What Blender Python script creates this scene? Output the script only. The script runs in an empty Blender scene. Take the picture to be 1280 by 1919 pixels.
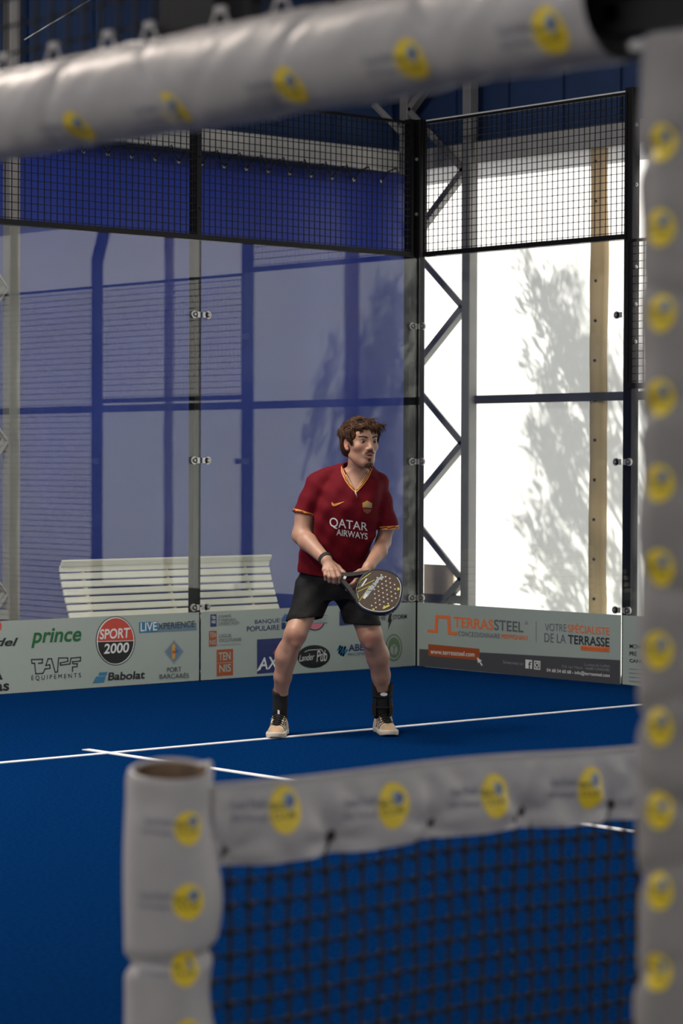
import bpy, bmesh, math, random
import numpy as np
from mathutils import Vector, Matrix, noise
from mathutils.bvhtree import BVHTree

S = bpy.context.scene
COL = S.collection

# ------------------------------------------------------------------ camera
CAM = np.array([-12.4757, -13.2811, 1.4618])
YAW, PIT, ROLL, FPX = 0.846929, -0.0185128, 0.00372544, 4671.13
FW = np.array([math.cos(YAW)*math.cos(PIT), math.sin(YAW)*math.cos(PIT), math.sin(PIT)])
_r = np.array([math.sin(YAW), -math.cos(YAW), 0.0]); _u = np.cross(_r, FW)
RT = math.cos(ROLL)*_r + math.sin(ROLL)*_u
UP = -math.sin(ROLL)*_r + math.cos(ROLL)*_u
cd = bpy.data.cameras.new('camera'); cam = bpy.data.objects.new('camera', cd); COL.objects.link(cam)
M = Matrix.Identity(4)
for i in range(3):
    M[i][0], M[i][1], M[i][2], M[i][3] = RT[i], UP[i], -FW[i], CAM[i]
cam.matrix_world = M
cd.sensor_fit = 'VERTICAL'; cd.sensor_height = 36.0; cd.lens = FPX/1919*36.0
cd.clip_start = 0.05; cd.clip_end = 200
cd.dof.use_dof = True; cd.dof.focus_distance = 13.3; cd.dof.aperture_fstop = 4.0
S.camera = cam

# ------------------------------------------------------------------ light
S.view_settings.view_transform = 'Standard'; S.view_settings.look = 'None'
S.view_settings.gamma = 1.0; S.view_settings.use_curve_mapping = False
S.view_settings.exposure = 0.65
w = bpy.data.worlds.new('World'); S.world = w; w.use_nodes = True
bg = w.node_tree.nodes['Background']
bg.inputs[0].default_value = (0.95, 0.93, 0.92, 1); bg.inputs[1].default_value = 1.0
SUN_TO = Vector((0.80, -0.22, 0.56)).normalized()
sl = bpy.data.lights.new('sun', 'SUN'); sl.energy = 8.0; sl.angle = 0.0093; sl.color = (1.0, 0.96, 0.90)
so = bpy.data.objects.new('sun', sl); COL.objects.link(so); so.rotation_euler = SUN_TO.to_track_quat('Z', 'Y').to_euler()
def unseen_lamp(loc, energy, size, col=(1.0, 0.94, 0.86)):
    l = bpy.data.lights.new('unseen_lamp', 'AREA'); l.energy = energy; l.size = size; l.color = col
    o = bpy.data.objects.new('unseen_lamp', l); COL.objects.link(o); o.location = loc
unseen_lamp((-5.9, -2.9, 5.2), 195, 2.0)  # unseen overhead area light, added to brighten player and turf
unseen_lamp((-10.4, -4.6, 5.6), 220, .6, (1.0, .86, .74))  # unseen warm area light, added for the lintel and net post padding
S.cycles.max_bounces = 8; S.cycles.transparent_max_bounces = 24; S.cycles.diffuse_bounces = 4
S.cycles.use_denoising = True

# ------------------------------------------------------------------ helpers
def lin(c):
    if isinstance(c, str):
        c = [int(c[i:i+2], 16)/255 for i in (0, 2, 4)]
        return tuple(x/12.92 if x <= .04045 else ((x+.055)/1.055)**2.4 for x in c)
    return tuple(c)
MATS = {}
def mat(name, col, rough=0.6, metal=0.0, var=0.08, scale=8.0, bump=0.0, bscale=None, spec=0.5, alpha=None):
    if name in MATS: return MATS[name]
    m = bpy.data.materials.new(name); m.use_nodes = True; MATS[name] = m
    nt = m.node_tree; N, L = nt.nodes, nt.links
    b = N['Principled BSDF']
    b.inputs['Roughness'].default_value = rough; b.inputs['Metallic'].default_value = metal
    b.inputs['Specular IOR Level'].default_value = spec
    c = lin(col)
    tc = N.new('ShaderNodeTexCoord')
    nz = N.new('ShaderNodeTexNoise'); nz.inputs['Scale'].default_value = scale; nz.inputs['Detail'].default_value = 4
    L.new(tc.outputs['Object'], nz.inputs['Vector'])
    rp = N.new('ShaderNodeValToRGB')
    rp.color_ramp.elements[0].position = .3; rp.color_ramp.elements[1].position = .7
    rp.color_ramp.elements[0].color = tuple(x*(1-var) for x in c)+(1,)
    rp.color_ramp.elements[1].color = tuple(min(1, x*(1+var)) for x in c)+(1,)
    L.new(nz.outputs['Fac'], rp.inputs['Fac']); L.new(rp.outputs['Color'], b.inputs['Base Color'])
    if bump:
        n2 = N.new('ShaderNodeTexNoise'); n2.inputs['Scale'].default_value = bscale or scale; n2.inputs['Detail'].default_value = 5
        L.new(tc.outputs['Object'], n2.inputs['Vector'])
        bp = N.new('ShaderNodeBump'); bp.inputs['Strength'].default_value = bump; bp.inputs['Distance'].default_value = .02
        L.new(n2.outputs['Fac'], bp.inputs['Height']); L.new(bp.outputs['Normal'], b.inputs['Normal'])
    return m
def tarp_mat(name, col, trans, tcol, gloss=0.0, rough=.4, var=.06, scale=1.5):
    """coated fabric: reflects diffusely and lets part of the daylight through"""
    m = bpy.data.materials.new(name); m.use_nodes = True; MATS[name] = m
    nt = m.node_tree; N, L = nt.nodes, nt.links; N.remove(N['Principled BSDF'])
    out = N['Material Output']
    tc = N.new('ShaderNodeTexCoord'); nz = N.new('ShaderNodeTexNoise'); nz.inputs['Scale'].default_value = scale; nz.inputs['Detail'].default_value = 5
    L.new(tc.outputs['Object'], nz.inputs['Vector'])
    def ramp(c):
        rp = N.new('ShaderNodeValToRGB'); rp.color_ramp.elements[0].position = .3; rp.color_ramp.elements[1].position = .7
        rp.color_ramp.elements[0].color = tuple(x*(1-var) for x in lin(c))+(1,); rp.color_ramp.elements[1].color = tuple(min(1, x*(1+var)) for x in lin(c))+(1,)
        L.new(nz.outputs['Fac'], rp.inputs['Fac']); return rp.outputs['Color']
    bp = N.new('ShaderNodeBump'); bp.inputs['Strength'].default_value = .12; bp.inputs['Distance'].default_value = .03
    mp = N.new('ShaderNodeMapping'); mp.inputs['Scale'].default_value = (3, 3, .7); L.new(tc.outputs['Object'], mp.inputs['Vector'])
    n2 = N.new('ShaderNodeTexNoise'); n2.inputs['Scale'].default_value = 2.0; n2.inputs['Detail'].default_value = 2
    L.new(mp.outputs['Vector'], n2.inputs['Vector']); L.new(n2.outputs['Fac'], bp.inputs['Height'])
    d = N.new('ShaderNodeBsdfDiffuse'); L.new(ramp(col), d.inputs['Color']); L.new(bp.outputs['Normal'], d.inputs['Normal'])
    t = N.new('ShaderNodeBsdfTranslucent'); L.new(ramp(tcol), t.inputs['Color'])
    mx = N.new('ShaderNodeMixShader'); mx.inputs[0].default_value = trans
    L.new(d.outputs[0], mx.inputs[1]); L.new(t.outputs[0], mx.inputs[2]); res = mx
    if gloss:
        g = N.new('ShaderNodeBsdfGlossy'); g.inputs['Roughness'].default_value = rough; L.new(bp.outputs['Normal'], g.inputs['Normal'])
        m2 = N.new('ShaderNodeMixShader'); m2.inputs[0].default_value = gloss
        L.new(mx.outputs[0], m2.inputs[1]); L.new(g.outputs[0], m2.inputs[2]); res = m2
    L.new(res.outputs[0], out.inputs['Surface'])
    return m
def glass_mat():
    m = bpy.data.materials.new('clear_glass'); m.use_nodes = True; MATS['clear_glass'] = m
    nt = m.node_tree; N, L = nt.nodes, nt.links; N.remove(N['Principled BSDF']); out = N['Material Output']
    tr = N.new('ShaderNodeBsdfTransparent'); tr.inputs[0].default_value = (.955, .975, .965, 1)
    gl = N.new('ShaderNodeBsdfGlossy'); gl.inputs['Roughness'].default_value = 0.0
    lw = N.new('ShaderNodeLayerWeight'); lw.inputs['Blend'].default_value = .5     # 1-|cos|
    p5 = N.new('ShaderNodeMath'); p5.operation = 'POWER'; p5.inputs[1].default_value = 5.0
    ma = N.new('ShaderNodeMath'); ma.operation = 'MULTIPLY_ADD'; ma.inputs[1].default_value = .953; ma.inputs[2].default_value = .047
    L.new(lw.outputs['Facing'], p5.inputs[0]); L.new(p5.outputs[0], ma.inputs[0])
    mx = N.new('ShaderNodeMixShader'); L.new(ma.outputs[0], mx.inputs[0]); L.new(tr.outputs[0], mx.inputs[1]); L.new(gl.outputs[0], mx.inputs[2])
    L.new(mx.outputs[0], out.inputs['Surface'])
    return m

class MB:
    """collects shapes, builds ONE mesh object; each face carries a material"""
    def __init__(s): s.v = []; s.f = []; s.m = []; s.mats = []; s.sm = []
    def mi(s, m):
        if m not in s.mats: s.mats.append(m)
        return s.mats.index(m)
    def add(s, vs, fs, m=None, smooth=False):
        b = len(s.v); s.v += [tuple(float(c) for c in v) for v in vs]
        i = s.mi(m) if m else 0
        for f in fs: s.f.append(tuple(b+k for k in f)); s.m.append(i); s.sm.append(smooth)
    def box(s, lo, hi, m=None, bev=0):
        x0, y0, z0 = lo; x1, y1, z1 = hi
        if bev <= 0:
            s.add([(x0,y0,z0),(x1,y0,z0),(x1,y1,z0),(x0,y1,z0),(x0,y0,z1),(x1,y0,z1),(x1,y1,z1),(x0,y1,z1)],
                  [(3,2,1,0),(4,5,6,7),(0,1,5,4),(1,2,6,5),(2,3,7,6),(3,0,4,7)], m); return
        bm = bmesh.new(); bmesh.ops.create_cube(bm, size=1)
        for v in bm.verts: v.co = Vector(((x0+x1)/2+v.co.x*(x1-x0), (y0+y1)/2+v.co.y*(y1-y0), (z0+z1)/2+v.co.z*(z1-z0)))
        bmesh.ops.bevel(bm, geom=bm.edges[:], offset=bev, segments=2, affect='EDGES', profile=.5)
        bm.verts.ensure_lookup_table(); bm.verts.index_update()
        s.add([v.co[:] for v in bm.verts], [[v.index for v in f.verts] for f in bm.faces], m); bm.free()
    def tube(s, pts, r, n=8, m=None, cap=True, smooth=True):
        pts = [Vector(p) for p in pts]; k = len(pts)
        rs = r if isinstance(r, (list, tuple)) else [r]*k
        vs = []; ref = None
        for i, p in enumerate(pts):
            t = (pts[min(i+1, k-1)]-pts[max(i-1, 0)]).normalized()
            if ref is None: ref = Vector((0,0,1)) if abs(t.z) < .9 else Vector((1,0,0))
            a = (ref - t*ref.dot(t)).normalized(); b = t.cross(a); ref = a
            for j in range(n):
                th = 2*math.pi*(j+.5)/n
                vs.append(p + (a*math.cos(th)+b*math.sin(th))*rs[i])
        fs = [(i*n+j, i*n+(j+1)%n, (i+1)*n+(j+1)%n, (i+1)*n+j) for i in range(k-1) for j in range(n)]
        if cap: fs += [tuple(range(n-1, -1, -1)), tuple((k-1)*n+j for j in range(n))]
        s.add(vs, fs, m, smooth)
    def bar(s, a, b, wd, dp, m=None, up=(0,0,1)):
        """square bar from a to b"""
        a, b = Vector(a), Vector(b); t = (b-a).normalized(); u = Vector(up)
        if abs(t.dot(u)) > .95: u = Vector((1,0,0))
        p = t.cross(u).normalized(); q = p.cross(t).normalized()
        vs = []
        for e in (a, b):
            for sx, sy in ((-1,-1),(1,-1),(1,1),(-1,1)): vs.append(e+p*sx*wd/2+q*sy*dp/2)
        s.add(vs, [(3,2,1,0),(4,5,6,7),(0,1,5,4),(1,2,6,5),(2,3,7,6),(3,0,4,7)], m)
    def disc(s, c, nrm, r, h, n=16, m=None):
        c = Vector(c); nrm = Vector(nrm).normalized(); s.tube([c, c+nrm*h], r, n, m, True, False)
    def build(s, name, m=None, parent=None, smooth=None):
        me = bpy.data.meshes.new(name); me.from_pydata(s.v, [], s.f)
        ms = s.mats or []
        if not ms and m: ms = [m]
        for x in ms: me.materials.append(x)
        if len(ms) > 1: me.polygons.foreach_set('material_index', s.m)
        sm = s.sm if smooth is None else [smooth]*len(s.f)
        me.polygons.foreach_set('use_smooth', sm); me.update()
        o = bpy.data.objects.new(name, me); COL.objects.link(o)
        if parent: o.parent = parent
        return o
def empty(name, loc=(0,0,0), rz=0):
    o = bpy.data.objects.new(name, None); COL.objects.link(o); o.location = loc; o.rotation_euler = (0,0,rz); o.empty_display_size = .1; return o
def tag(o, label=None, cat=None, group=None, kind=None):
    if label: o['label'] = label
    if cat: o['category'] = cat
    if group: o['group'] = group
    if kind: o['kind'] = kind
    return o
def kids(o): return [c for c in bpy.data.objects if c.parent == o]
def copy_tree(o, parent=None):
    c = o.copy(); COL.objects.link(c)
    if parent: c.parent = parent
    for ch in kids(o): copy_tree(ch, c)
    return c
def at(px, py, axis, val):
    """the point of the plane axis=val that the photograph shows at (px, py)"""
    d = FW + (px-640)/FPX*RT - (py-959.5)/FPX*UP
    t = (val-CAM[axis])/d[axis]; return CAM + t*d
_TX = {}
def text2d(s, bold=0.0, shear=0.0, space=1.0):
    k = (s, bold, shear, space)
    if k in _TX: return _TX[k]
    c = bpy.data.curves.new('t', 'FONT'); c.body = s; c.size = 1; c.offset = bold; c.shear = shear; c.space_character = space
    c.resolution_u = 4
    o = bpy.data.objects.new('t', c); COL.objects.link(o)
    dg = bpy.context.evaluated_depsgraph_get(); dg.update()
    ev = o.evaluated_get(dg); me = ev.to_mesh()
    v = np.array([x.co[:2] for x in me.vertices]); f = [tuple(p.vertices) for p in me.polygons]
    ev.to_mesh_clear(); bpy.data.objects.remove(o); bpy.data.curves.remove(c)
    lo, hi = v.min(0), v.max(0)
    _TX[k] = ((v-lo)/(hi-lo), f, (hi-lo)[0]/(hi-lo)[1]); return _TX[k]

# ------------------------------------------------------------------ materials
turf = mat('blue_turf', (.0038, .056, .235), .95, var=.22, scale=60, bump=.9, bscale=900, spec=0.0)
white_line = mat('white_line', 'dfe2e4', .8, var=.05)
concrete = mat('outer_concrete', (.14, .14, .14), .9, var=.2, scale=3)
black = mat('black_steel', (.005, .005, .006), .5, var=.2, spec=.2)
grey_steel = mat('grey_steel', (.21, .205, .20), .5, var=.12, scale=4)
pale_steel = mat('pale_steel', (.40, .39, .37), .5, var=.1, scale=4)
dark_steel = mat('dark_steel', (.06, .06, .075), .5, var=.15)
galv = mat('galvanised', (.45, .45, .42), .4, metal=.7, var=.15, scale=30)
glass = glass_mat()
film = mat('pale_film', (.31, .365, .33), .35, var=.03, scale=2)
white_tarp = tarp_mat('white_tarp', (.75, .75, .74), .5, (.80, .79, .76), var=.04, scale=.8)
seam_tarp = tarp_mat('seam_fabric', (.50, .40, .27), .2, (.50, .36, .20), var=.12, scale=3)
blue_tarp = tarp_mat('blue_tarp', (.005, .019, .165), .3, (.007, .024, .20), gloss=.04, rough=.35, var=.1)
navy = mat('navy_membrane', (.010, .034, .105), .7, var=.15, scale=2)
pad_white = mat('white_padding', (.50, .475, .465), .45, var=.05, scale=14, bump=.12, bscale=30)
pad_shaded = mat('shaded_padding', (.31, .29, .275), .5, var=.08, scale=9, bump=.12, bscale=30)  # white padding again, with the door post's shade put into its colour
foam = mat('foam_core', (.20, .13, .08), .9, var=.3, scale=20)
# ------------------------------------------------------------------ the setting
def struct(name, mb, m=None, parent=None, smooth=None):
    o = mb.build(name, m, parent, smooth)
    if not parent: o['kind'] = 'structure'
    return o
f = MB(); f.add([(-10.0,-20,0),(0.0,-20,0),(0.0,0.0,0),(-10.0,0,0)], [(0,1,2,3)]); struct('floor', f, turf)
f = MB(); f.add([(-26,-30,-.012),(9,-30,-.012),(9,8,-.012),(-26,8,-.012)], [(0,1,2,3)]); struct('ground', f, concrete)
f = MB(); f.box((-10,-3.075,.0),(0,-3.025,.004)); struct('trim_1', f, white_line)
f = MB(); f.box((-5.025,-16.95,.0),(-4.975,-2.85,.0045)); struct('trim_2', f, white_line)

WX, WY = .56, .70             # inner faces of the tarpaulin walls
def sheet(o0, du, dv, nu, nv, amp, nrm, seed, zs=1.0):
    mb = MB(); o0, du, dv, nrm = map(Vector, (o0, du, dv, nrm)); vs = []
    for j in range(nv+1):
        for i in range(nu+1):
            p = o0+du*(i/nu)+dv*(j/nv)
            q = Vector((p.x*1.3+seed, p.y*1.3, p.z*.55*zs))
            a = noise.noise(q)+.5*noise.noise(q*2.3)
            vs.append(p+nrm*amp*a)
    mb.add(vs, [(j*(nu+1)+i, j*(nu+1)+i+1, (j+1)*(nu+1)+i+1, (j+1)*(nu+1)+i) for j in range(nv) for i in range(nu)], None, True)
    return mb
wr = struct('wall_right', sheet((WX,.72,0), (0,-25,0), (0,0,3.83), 160, 24, .018, (1,0,0), 3), white_tarp)
sh = sheet((.41,WY,0), (-14,0,0), (0,0,3.66), 220, 24, .02, (0,1,0), 7)
def tuck(x): t = min(1, max(0, (x+.15)/.5)); return .145*t*t*(3-2*t)          # the sheet is drawn round the corner column
sh.v = [(x, y-tuck(x), z) for x, y, z in sh.v]
wb = struct('wall_back', sh, blue_tarp)
# upper membrane, roof
f = MB()
f.add([(WX+.02,.85,3.80),(WX+.02,-26,3.80),(WX+.02,-26,5.6),(WX+.02,.85,5.6)], [(0,1,2,3)])
for k in range(46):
    y = .75-k*.55; f.box((WX-.005, y-.012, 3.86),(WX+.018, y+.012, 5.6))
struct('wall_right_upper', f, navy)
f = MB(); f.add([(WX,WY+.06,3.58),(-16,WY+.06,3.58),(-16,WY+.06,5.6),(WX,WY+.06,5.6)], [(0,1,2,3)])
for k in range(28):
    x = .4-k*.55; f.box((x-.012, WY+.03, 3.86),(x+.012, WY+.058, 5.6))
struct('wall_back_upper', f, navy)
f = MB(); f.add([(WX+.42,.9,5.35),(WX+.42,-27,5.35),(-7,-27,8.2),(-7,.9,8.2)], [(0,1,2,3)])
f.add([(-7,.9,8.2),(-7,-27,8.2),(-16,-27,6.0),(-16,.9,6.0)], [(0,1,2,3)]); struct('ceiling', f, navy)
f = MB(); f.box((WX+.03,-26,3.82),(WX+.33,.9,3.90)); struct('trim_3', f, navy)     # eave outside the white wall
f = MB(); f.box((-16.6,-27,0),(-16.5,.9,3.0)); struct('unseen_wall_left', f, navy)  # unseen wall, added to block low light on the lintel underside
f = MB(); f.box((-16.6,-27.1,0),(.6,-27,2.2)); struct('unseen_wall_front', f, navy)  # unseen wall, added to block light; kept low to let sky in
# eave beams
f = MB(); f.box((WX-.10,-24,3.70),(WX-.02,.50,3.86), bev=.01); struct('trim_4', f, pale_steel)
f = MB(); f.box((-14,WY-.09,3.69),(.38,WY-.02,3.85), bev=.01); struct('trim_5', f, pale_steel)
# purlin rail half way up the white wall
f = MB(); f.box((WX-.09,-24,1.925),(WX-.035,-.06,1.985)); struct('trim_6', f, dark_steel)
# eyelets and ties of the blue tarpaulin
mb = MB()
for k in range(36):
    x = .36-k*.205; WY_ = WY; WY = WY_-tuck(x)
    mb.disc((x, WY-.03, 3.60), (0,-1,0), .014, .006, 10, galv)
    mb.tube([(x,WY-.036,3.60),(x+.05,WY-.05,3.67),(x+.1,WY-.09,3.70),(x+.15,WY-.05,3.67),(x+.205,WY-.036,3.60)], .006, 5, black); WY = WY_
for k in range(12):
    mb.disc((.385, WY-.180, .35+k*.29), (0,-1,0), .012, .006, 10, galv)
tie = mb.build('eyelet_row', None, wb)
# tarp seams on the white wall: overlapped strips with rivets
for k, y in enumerate((-1.30, -3.65, -6.0, -8.35, -10.7)):
    mb = MB(); nz = 30; vs = []
    for j in range(nz+1):
        z = 3.72*j/nz; off = .022*noise.noise((z*.9, k*3.1, 1)); wv = (.066 if k == 0 else .036)+.010*noise.noise((z*1.6, k, 5))
        for i, (dy, dx) in enumerate(((-wv,-.010),(-wv*.92,-.058),(0,-.066),(wv*.92,-.058),(wv,-.010))):
            vs.append((WX+dx-.012*abs(noise.noise((z*2, i, k))), y+off+dy, z))
    mb.add(vs, [(j*5+i, j*5+i+1, (j+1)*5+i+1, (j+1)*5+i) for j in range(nz) for i in range(4)], seam_tarp, True)
    for j in range(13):
        z = .25+j*.28; off = .022*noise.noise((z*.9, k*3.1, 1))
        mb.disc((WX-.068, y+off, z), (-1,0,0), .011, .008, 10, dark_steel)
    s = mb.build('trim_%d' % (7+k)); s['kind'] = 'structure'; s.parent = None

# ------------------------------------------------------------------ hall steelwork
def lattice(name, label, p0, p1, z0, z1, first_up=False, cw=.085, zig=.505, top_diag=False):
    """two chords p0,p1 (xy) with zig-zag braces"""
    r = tag(empty(name, (p0[0], p0[1], 0)), label, 'column', 'hall lattice columns')
    ox, oy = p0; q = (p1[0]-ox, p1[1]-oy)
    L = math.hypot(*q); u = (q[0]/L, q[1]/L)
    for c in ((0,0), q):
        mb = MB(); mb.box((c[0]-cw/2, c[1]-cw/2, z0),(c[0]+cw/2, c[1]+cw/2, z1), bev=.006); mb.build('chord', grey_steel, r)
    z = .10; up = first_up; k = 0
    a = (u[0]*cw/2, u[1]*cw/2); b = (q[0]-u[0]*cw/2, q[1]-u[1]*cw/2)
    while z < z1-.4:
        s0, s1 = (a, b) if up else (b, a)
        mb = MB(); mb.bar((s0[0],s0[1],z),(s1[0],s1[1],z+zig), .06, .012, grey_steel); mb.bar((s0[0]-.03,s0[1],z+.02),(s1[0]-.03,s1[1],z+zig+.02), .012, .05, grey_steel); mb.build('brace', None, r)
        z += zig; up = not up
    mb = MB(); mb.bar((a[0],a[1],.47),(b[0],b[1],.47), .06, .06, grey_steel); mb.build('brace', None, r)
    mb = MB(); mb.box((-.12,-.12,-.01),(.12,.12,.012)); mb.box((q[0]-.12,q[1]-.12,-.01),(q[0]+.12,q[1]+.12,.012)); mb.build('base_plate', grey_steel, r)
    return r
LY0 = at(880, 700, 0, .46)[1]
lattice('lattice_column', 'grey steel lattice column with zigzag braces in the corner by the white tarp wall', (.455, LY0), (.455, .612), 0, 5.5)
cx = at(26, 700, 1, .52)[0]
lattice('lattice_column', 'pale grey steel lattice column behind the back glass, left of the white bench', (cx, .55), (cx-.5, .55), 0, 5.5)
# plywood sheet standing in the corner behind the lattice
mb = MB(); mb.box((-.0,-.009,0),(.32,.009,.72)); o = mb.build('plywood_board', mat('plywood', (.80,.66,.50), .7, var=.12))
o.location = (.497, .12, 0); o.rotation_euler = (0,0,math.radians(90)); tag(o, 'beige board standing behind the foot of the corner lattice column', 'board')
# roof brace and cable high up
mb = MB(); a = at(700,195,1,.45); b = at(752,248,1,.45); mb.bar(a, b, .035, .035); o = mb.build('roof_brace', grey_steel); tag(o, 'thin grey diagonal brace below the roof by the corner column', 'brace')
mb = MB(); a = at(45,75,1,.5); b = at(230,-38,1,.5); mb.tube([a,b], .006, 6); o = mb.build('steel_cable', galv); tag(o, 'thin steel cable slanting up across the dark roof, upper left', 'cable')

# ------------------------------------------------------------------ court cage
H2, H3, H4 = 1.985, 2.985, 3.97
PW = 2.01
def clamp(parent, c, n, side):
    """bolted lug holding a pane; n = normal into the court, side = direction to the post"""
    c, n, side = Vector(c), Vector(n), Vector(side); mb = MB()
    mb.disc(c, n, .026, .010, 20, galv); mb.disc(c+n*.010, n, .016, .006, 6, dark_steel); mb.disc(c+n*.016, n, .008, .004, 12, galv)
    a = c+n*.004; b = a+side*.047
    up = Vector((0,0,1)); w_ = .019
    vs = []
    for e in (a, b):
        for s1, s2 in ((-1,0),(1,0),(1,1),(-1,1)): vs.append(e+up*w_*s1+n*.006*s2)
    mb.add(vs, [(3,2,1,0),(4,5,6,7),(0,1,5,4),(1,2,6,5),(2,3,7,6),(3,0,4,7)], galv)
    return mb.build('clamp', None, parent)
def glass_panel(label, wall, a, b, h, zs=(.5,1.495,2.48)):
    """wall 'b' (along x at y=0) or 's' (along y at x=0); a<b"""
    r = tag(empty('glass_panel', (a,0,0) if wall == 'b' else (0,a,0)), label, 'glass panel', 'court glass panels')
    L = b-a; g = .006; mb = MB()
    if wall == 'b': mb.box((g,0,.004),(L-g,.012,h), bev=0)
    else: mb.box((0,g,.004),(.012,L-g,h), bev=0)
    mb.build('pane', glass, r)
    for z in zs:
        for e, sd in ((.058,-1),(L-.058,1)):
            if wall == 'b': clamp(r, (e,-.001,z), (0,-1,0), (sd,0,0))
            else: clamp(r, (-.001,e,z), (-1,0,0), (0,sd,0))
    return r
GB1 = glass_panel('tall back wall glass panel in the corner, behind the player', 'b', -PW-.004, -.004, H3)
GB2 = glass_panel('tall back wall glass panel left of the player, in front of the bench left half', 'b', -2*PW-.004, -PW-.004, H3)
GS1 = glass_panel('tall side wall glass panel between the two black posts, white tarp behind', 's', -PW-.004, -.004, H3)
GS2 = glass_panel('low side wall glass panel at the right edge beside the padded pole', 's', -2*PW-.004, -PW-.004, H2, (.5,1.495))
def mesh_panel(label, wall, a, b, z0, z1, fr=.038, rail=black):
    r = tag(empty('mesh_panel', (a,.03,z0) if wall == 'b' else (.03,a,z0)), label, 'wire mesh panel', 'court wire mesh panels')
    L = b-a; h = z1-z0; T = (lambda u,d,z: (u,d,z)) if wall == 'b' else (lambda u,d,z: (d,u,z))
    def bx(mb, lo, hi):
        p, q = T(*lo), T(*hi); mb.box(tuple(map(min,p,q)), tuple(map(max,p,q)))
    mb = MB(); bx(mb,(0,-.016,0),(L,.022,fr)); bx(mb,(0,-.012,h-.02),(L,.012,h)); bx(mb,(0,-.012,fr),(.02,.012,h-.02)); bx(mb,(L-.02,-.012,fr),(L,.012,h-.02))
    mb.build('frame', rail, r)
    mb = MB(); t = .0025
    n = int(round(L/.05)); k = int(round(h/.05))
    for i in range(1, n): bx(mb, (L*i/n-t,-t,.01),(L*i/n+t,t,h-.01))
    for j in range(1, k): bx(mb, (.01,-t*2.6,h*j/k-t),(L-.01,-t*.9,h*j/k+t))
    mb.build('wire_mesh', black, r)
    return r
mesh_panel('black wire mesh panel above the corner back glass, blue tarp behind', 'b', -PW-.004, -.03, H3, H4)
mesh_panel('black wire mesh panel above the left back glass panel', 'b', -2*PW-.004, -PW-.004, H3, H4)
top = mesh_panel('black wire mesh panel above the side glass, white tarp behind', 's', -PW-.004, -.03, H3, H4)
mb = MB(); mb.box((-.006,.02,H4-H3),(.006,PW-.05,H4-H3+.010)); mb.build('top_edge', mat('bright_edge', (.75,.75,.72), .4), top)
mesh_panel('wire mesh panel above the low side glass at the right edge', 's', -2*PW-.004, -PW-.004, H2, H3)
for i, yy in enumerate((-3*PW, -4*PW)):
    mesh_panel('full height wire mesh panel of the side wall, %s from the low glass' % ('first', 'second')[i], 's', yy-.004, yy+PW-.004, .02, H3)
def post(label, x, y, h, s=.06, bolts=(), nrm=(-1,0,0)):
    r = tag(empty('fence_post', (x,y,0)), label, 'post', 'court fence posts')
    mb = MB(); mb.box((-s/2,-s/2,0),(s/2,s/2,h), bev=.004); mb.build('shaft', black, r)
    mb = MB(); mb.box((-s/2-.008,-s/2-.008,-.01),(s/2+.008,s/2+.008,.01)); mb.build('foot_plate', black, r)
    for z in bolts:
        c = Vector((0,0,z))+Vector(nrm)*(s/2); mb = MB(); mb.disc(c, nrm, .013, .006, 14, galv); mb.disc(c+Vector(nrm)*.006, nrm, .008, .008, 6, galv); mb.build('bolt', None, r)
    return r
post('black steel post between the two back glass panels', -PW-.004, .062, H4+.02, bolts=(3.2,3.55), nrm=(0,-1,0))
post('black corner post at the end of the back glass', -.026, .062, H4+.02, .060)
post('black corner post at the start of the side glass', .035, .022, H4+.02, .058, bolts=(3.3,3.7))
post('black post at the end of the tall side glass, beside the padded pole', .062, -PW-.014, H4+.03, .075, bolts=(3.75,3.35,2.8,2.55,2.3), nrm=(0,-1,0))
p4 = post('black side wall post behind the end of the low glass, with slanted lamp arm', .062, -2*PW-.03, 3.22, .075)
mb = MB(); mb.bar((0,0,3.2),(.02,.34,4.1), .075, .075); mb.bar((.02,.34,4.1),(.02,.40,4.5), .07, .07); mb.build('lamp_arm', black, p4)
post('black side wall post further along the wire mesh', .062, -3*PW-.03, 3.0, .06)
post('black steel post of the back wall at the left picture edge', -2*PW-.004, .062, H4+.02)

# ------------------------------------------------------------------ bench behind the glass
cream = mat('cream_paint', (.78,.75,.66), .5, var=.05, scale=6)
bx0, bx1 = at(108,1045,1,.56)[0], at(500,1040,1,.56)[0]
bn = tag(empty('slatted_bench', (bx0,.33,0)), 'cream slatted bench with rolled back, against the blue tarp behind the glass', 'bench')
BL = bx1-bx0
prof = []                      # (depth, height, tilt) of each slat from the seat front to the rolled top
for k in range(6): prof.append((-.200+.050*k, .405-.012*math.sin(k/5*math.pi), 0.05))
path = [(.075,.398),(.098,.448),(.120,.499),(.142,.550),(.163,.602),(.183,.655),(.200,.708),(.207,.760),(.186,.800)]
for k, (d, z) in enumerate(path):
    d0, z0 = path[max(0,k-1)]; d1, z1 = path[min(len(path)-1,k+1)]
    prof.append((d, z, math.atan2(z1-z0, d1-d0)))
for d, z, an in prof:
    mb = MB(); mb.box((0,-.0215,-.010),(BL,.0215,.010), bev=.005); s = mb.build('slat', cream, bn); s.location = (0,d,z); s.rotation_euler = (an,0,0)
for fx in (.11,.5,.885):
    mb = MB(); x = BL*fx
    mb.tube([(x,-.20,.0),(x,-.180,.2),(x,-.19,.38)], .020, 8); mb.tube([(x,-.20,.38),(x,-.02,.376),(x,.10,.382)], .018, 8)
    mb.tube([(x,.10,.385),(x,.148,.50),(x,.192,.61),(x,.222,.69),(x,.235,.74),(x,.225,.775)], .018, 8)
    mb.tube([(x,.10,.38),(x,.17,.2),(x,.24,.0)], .020, 8); mb.build('bracket', cream, bn)
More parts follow.
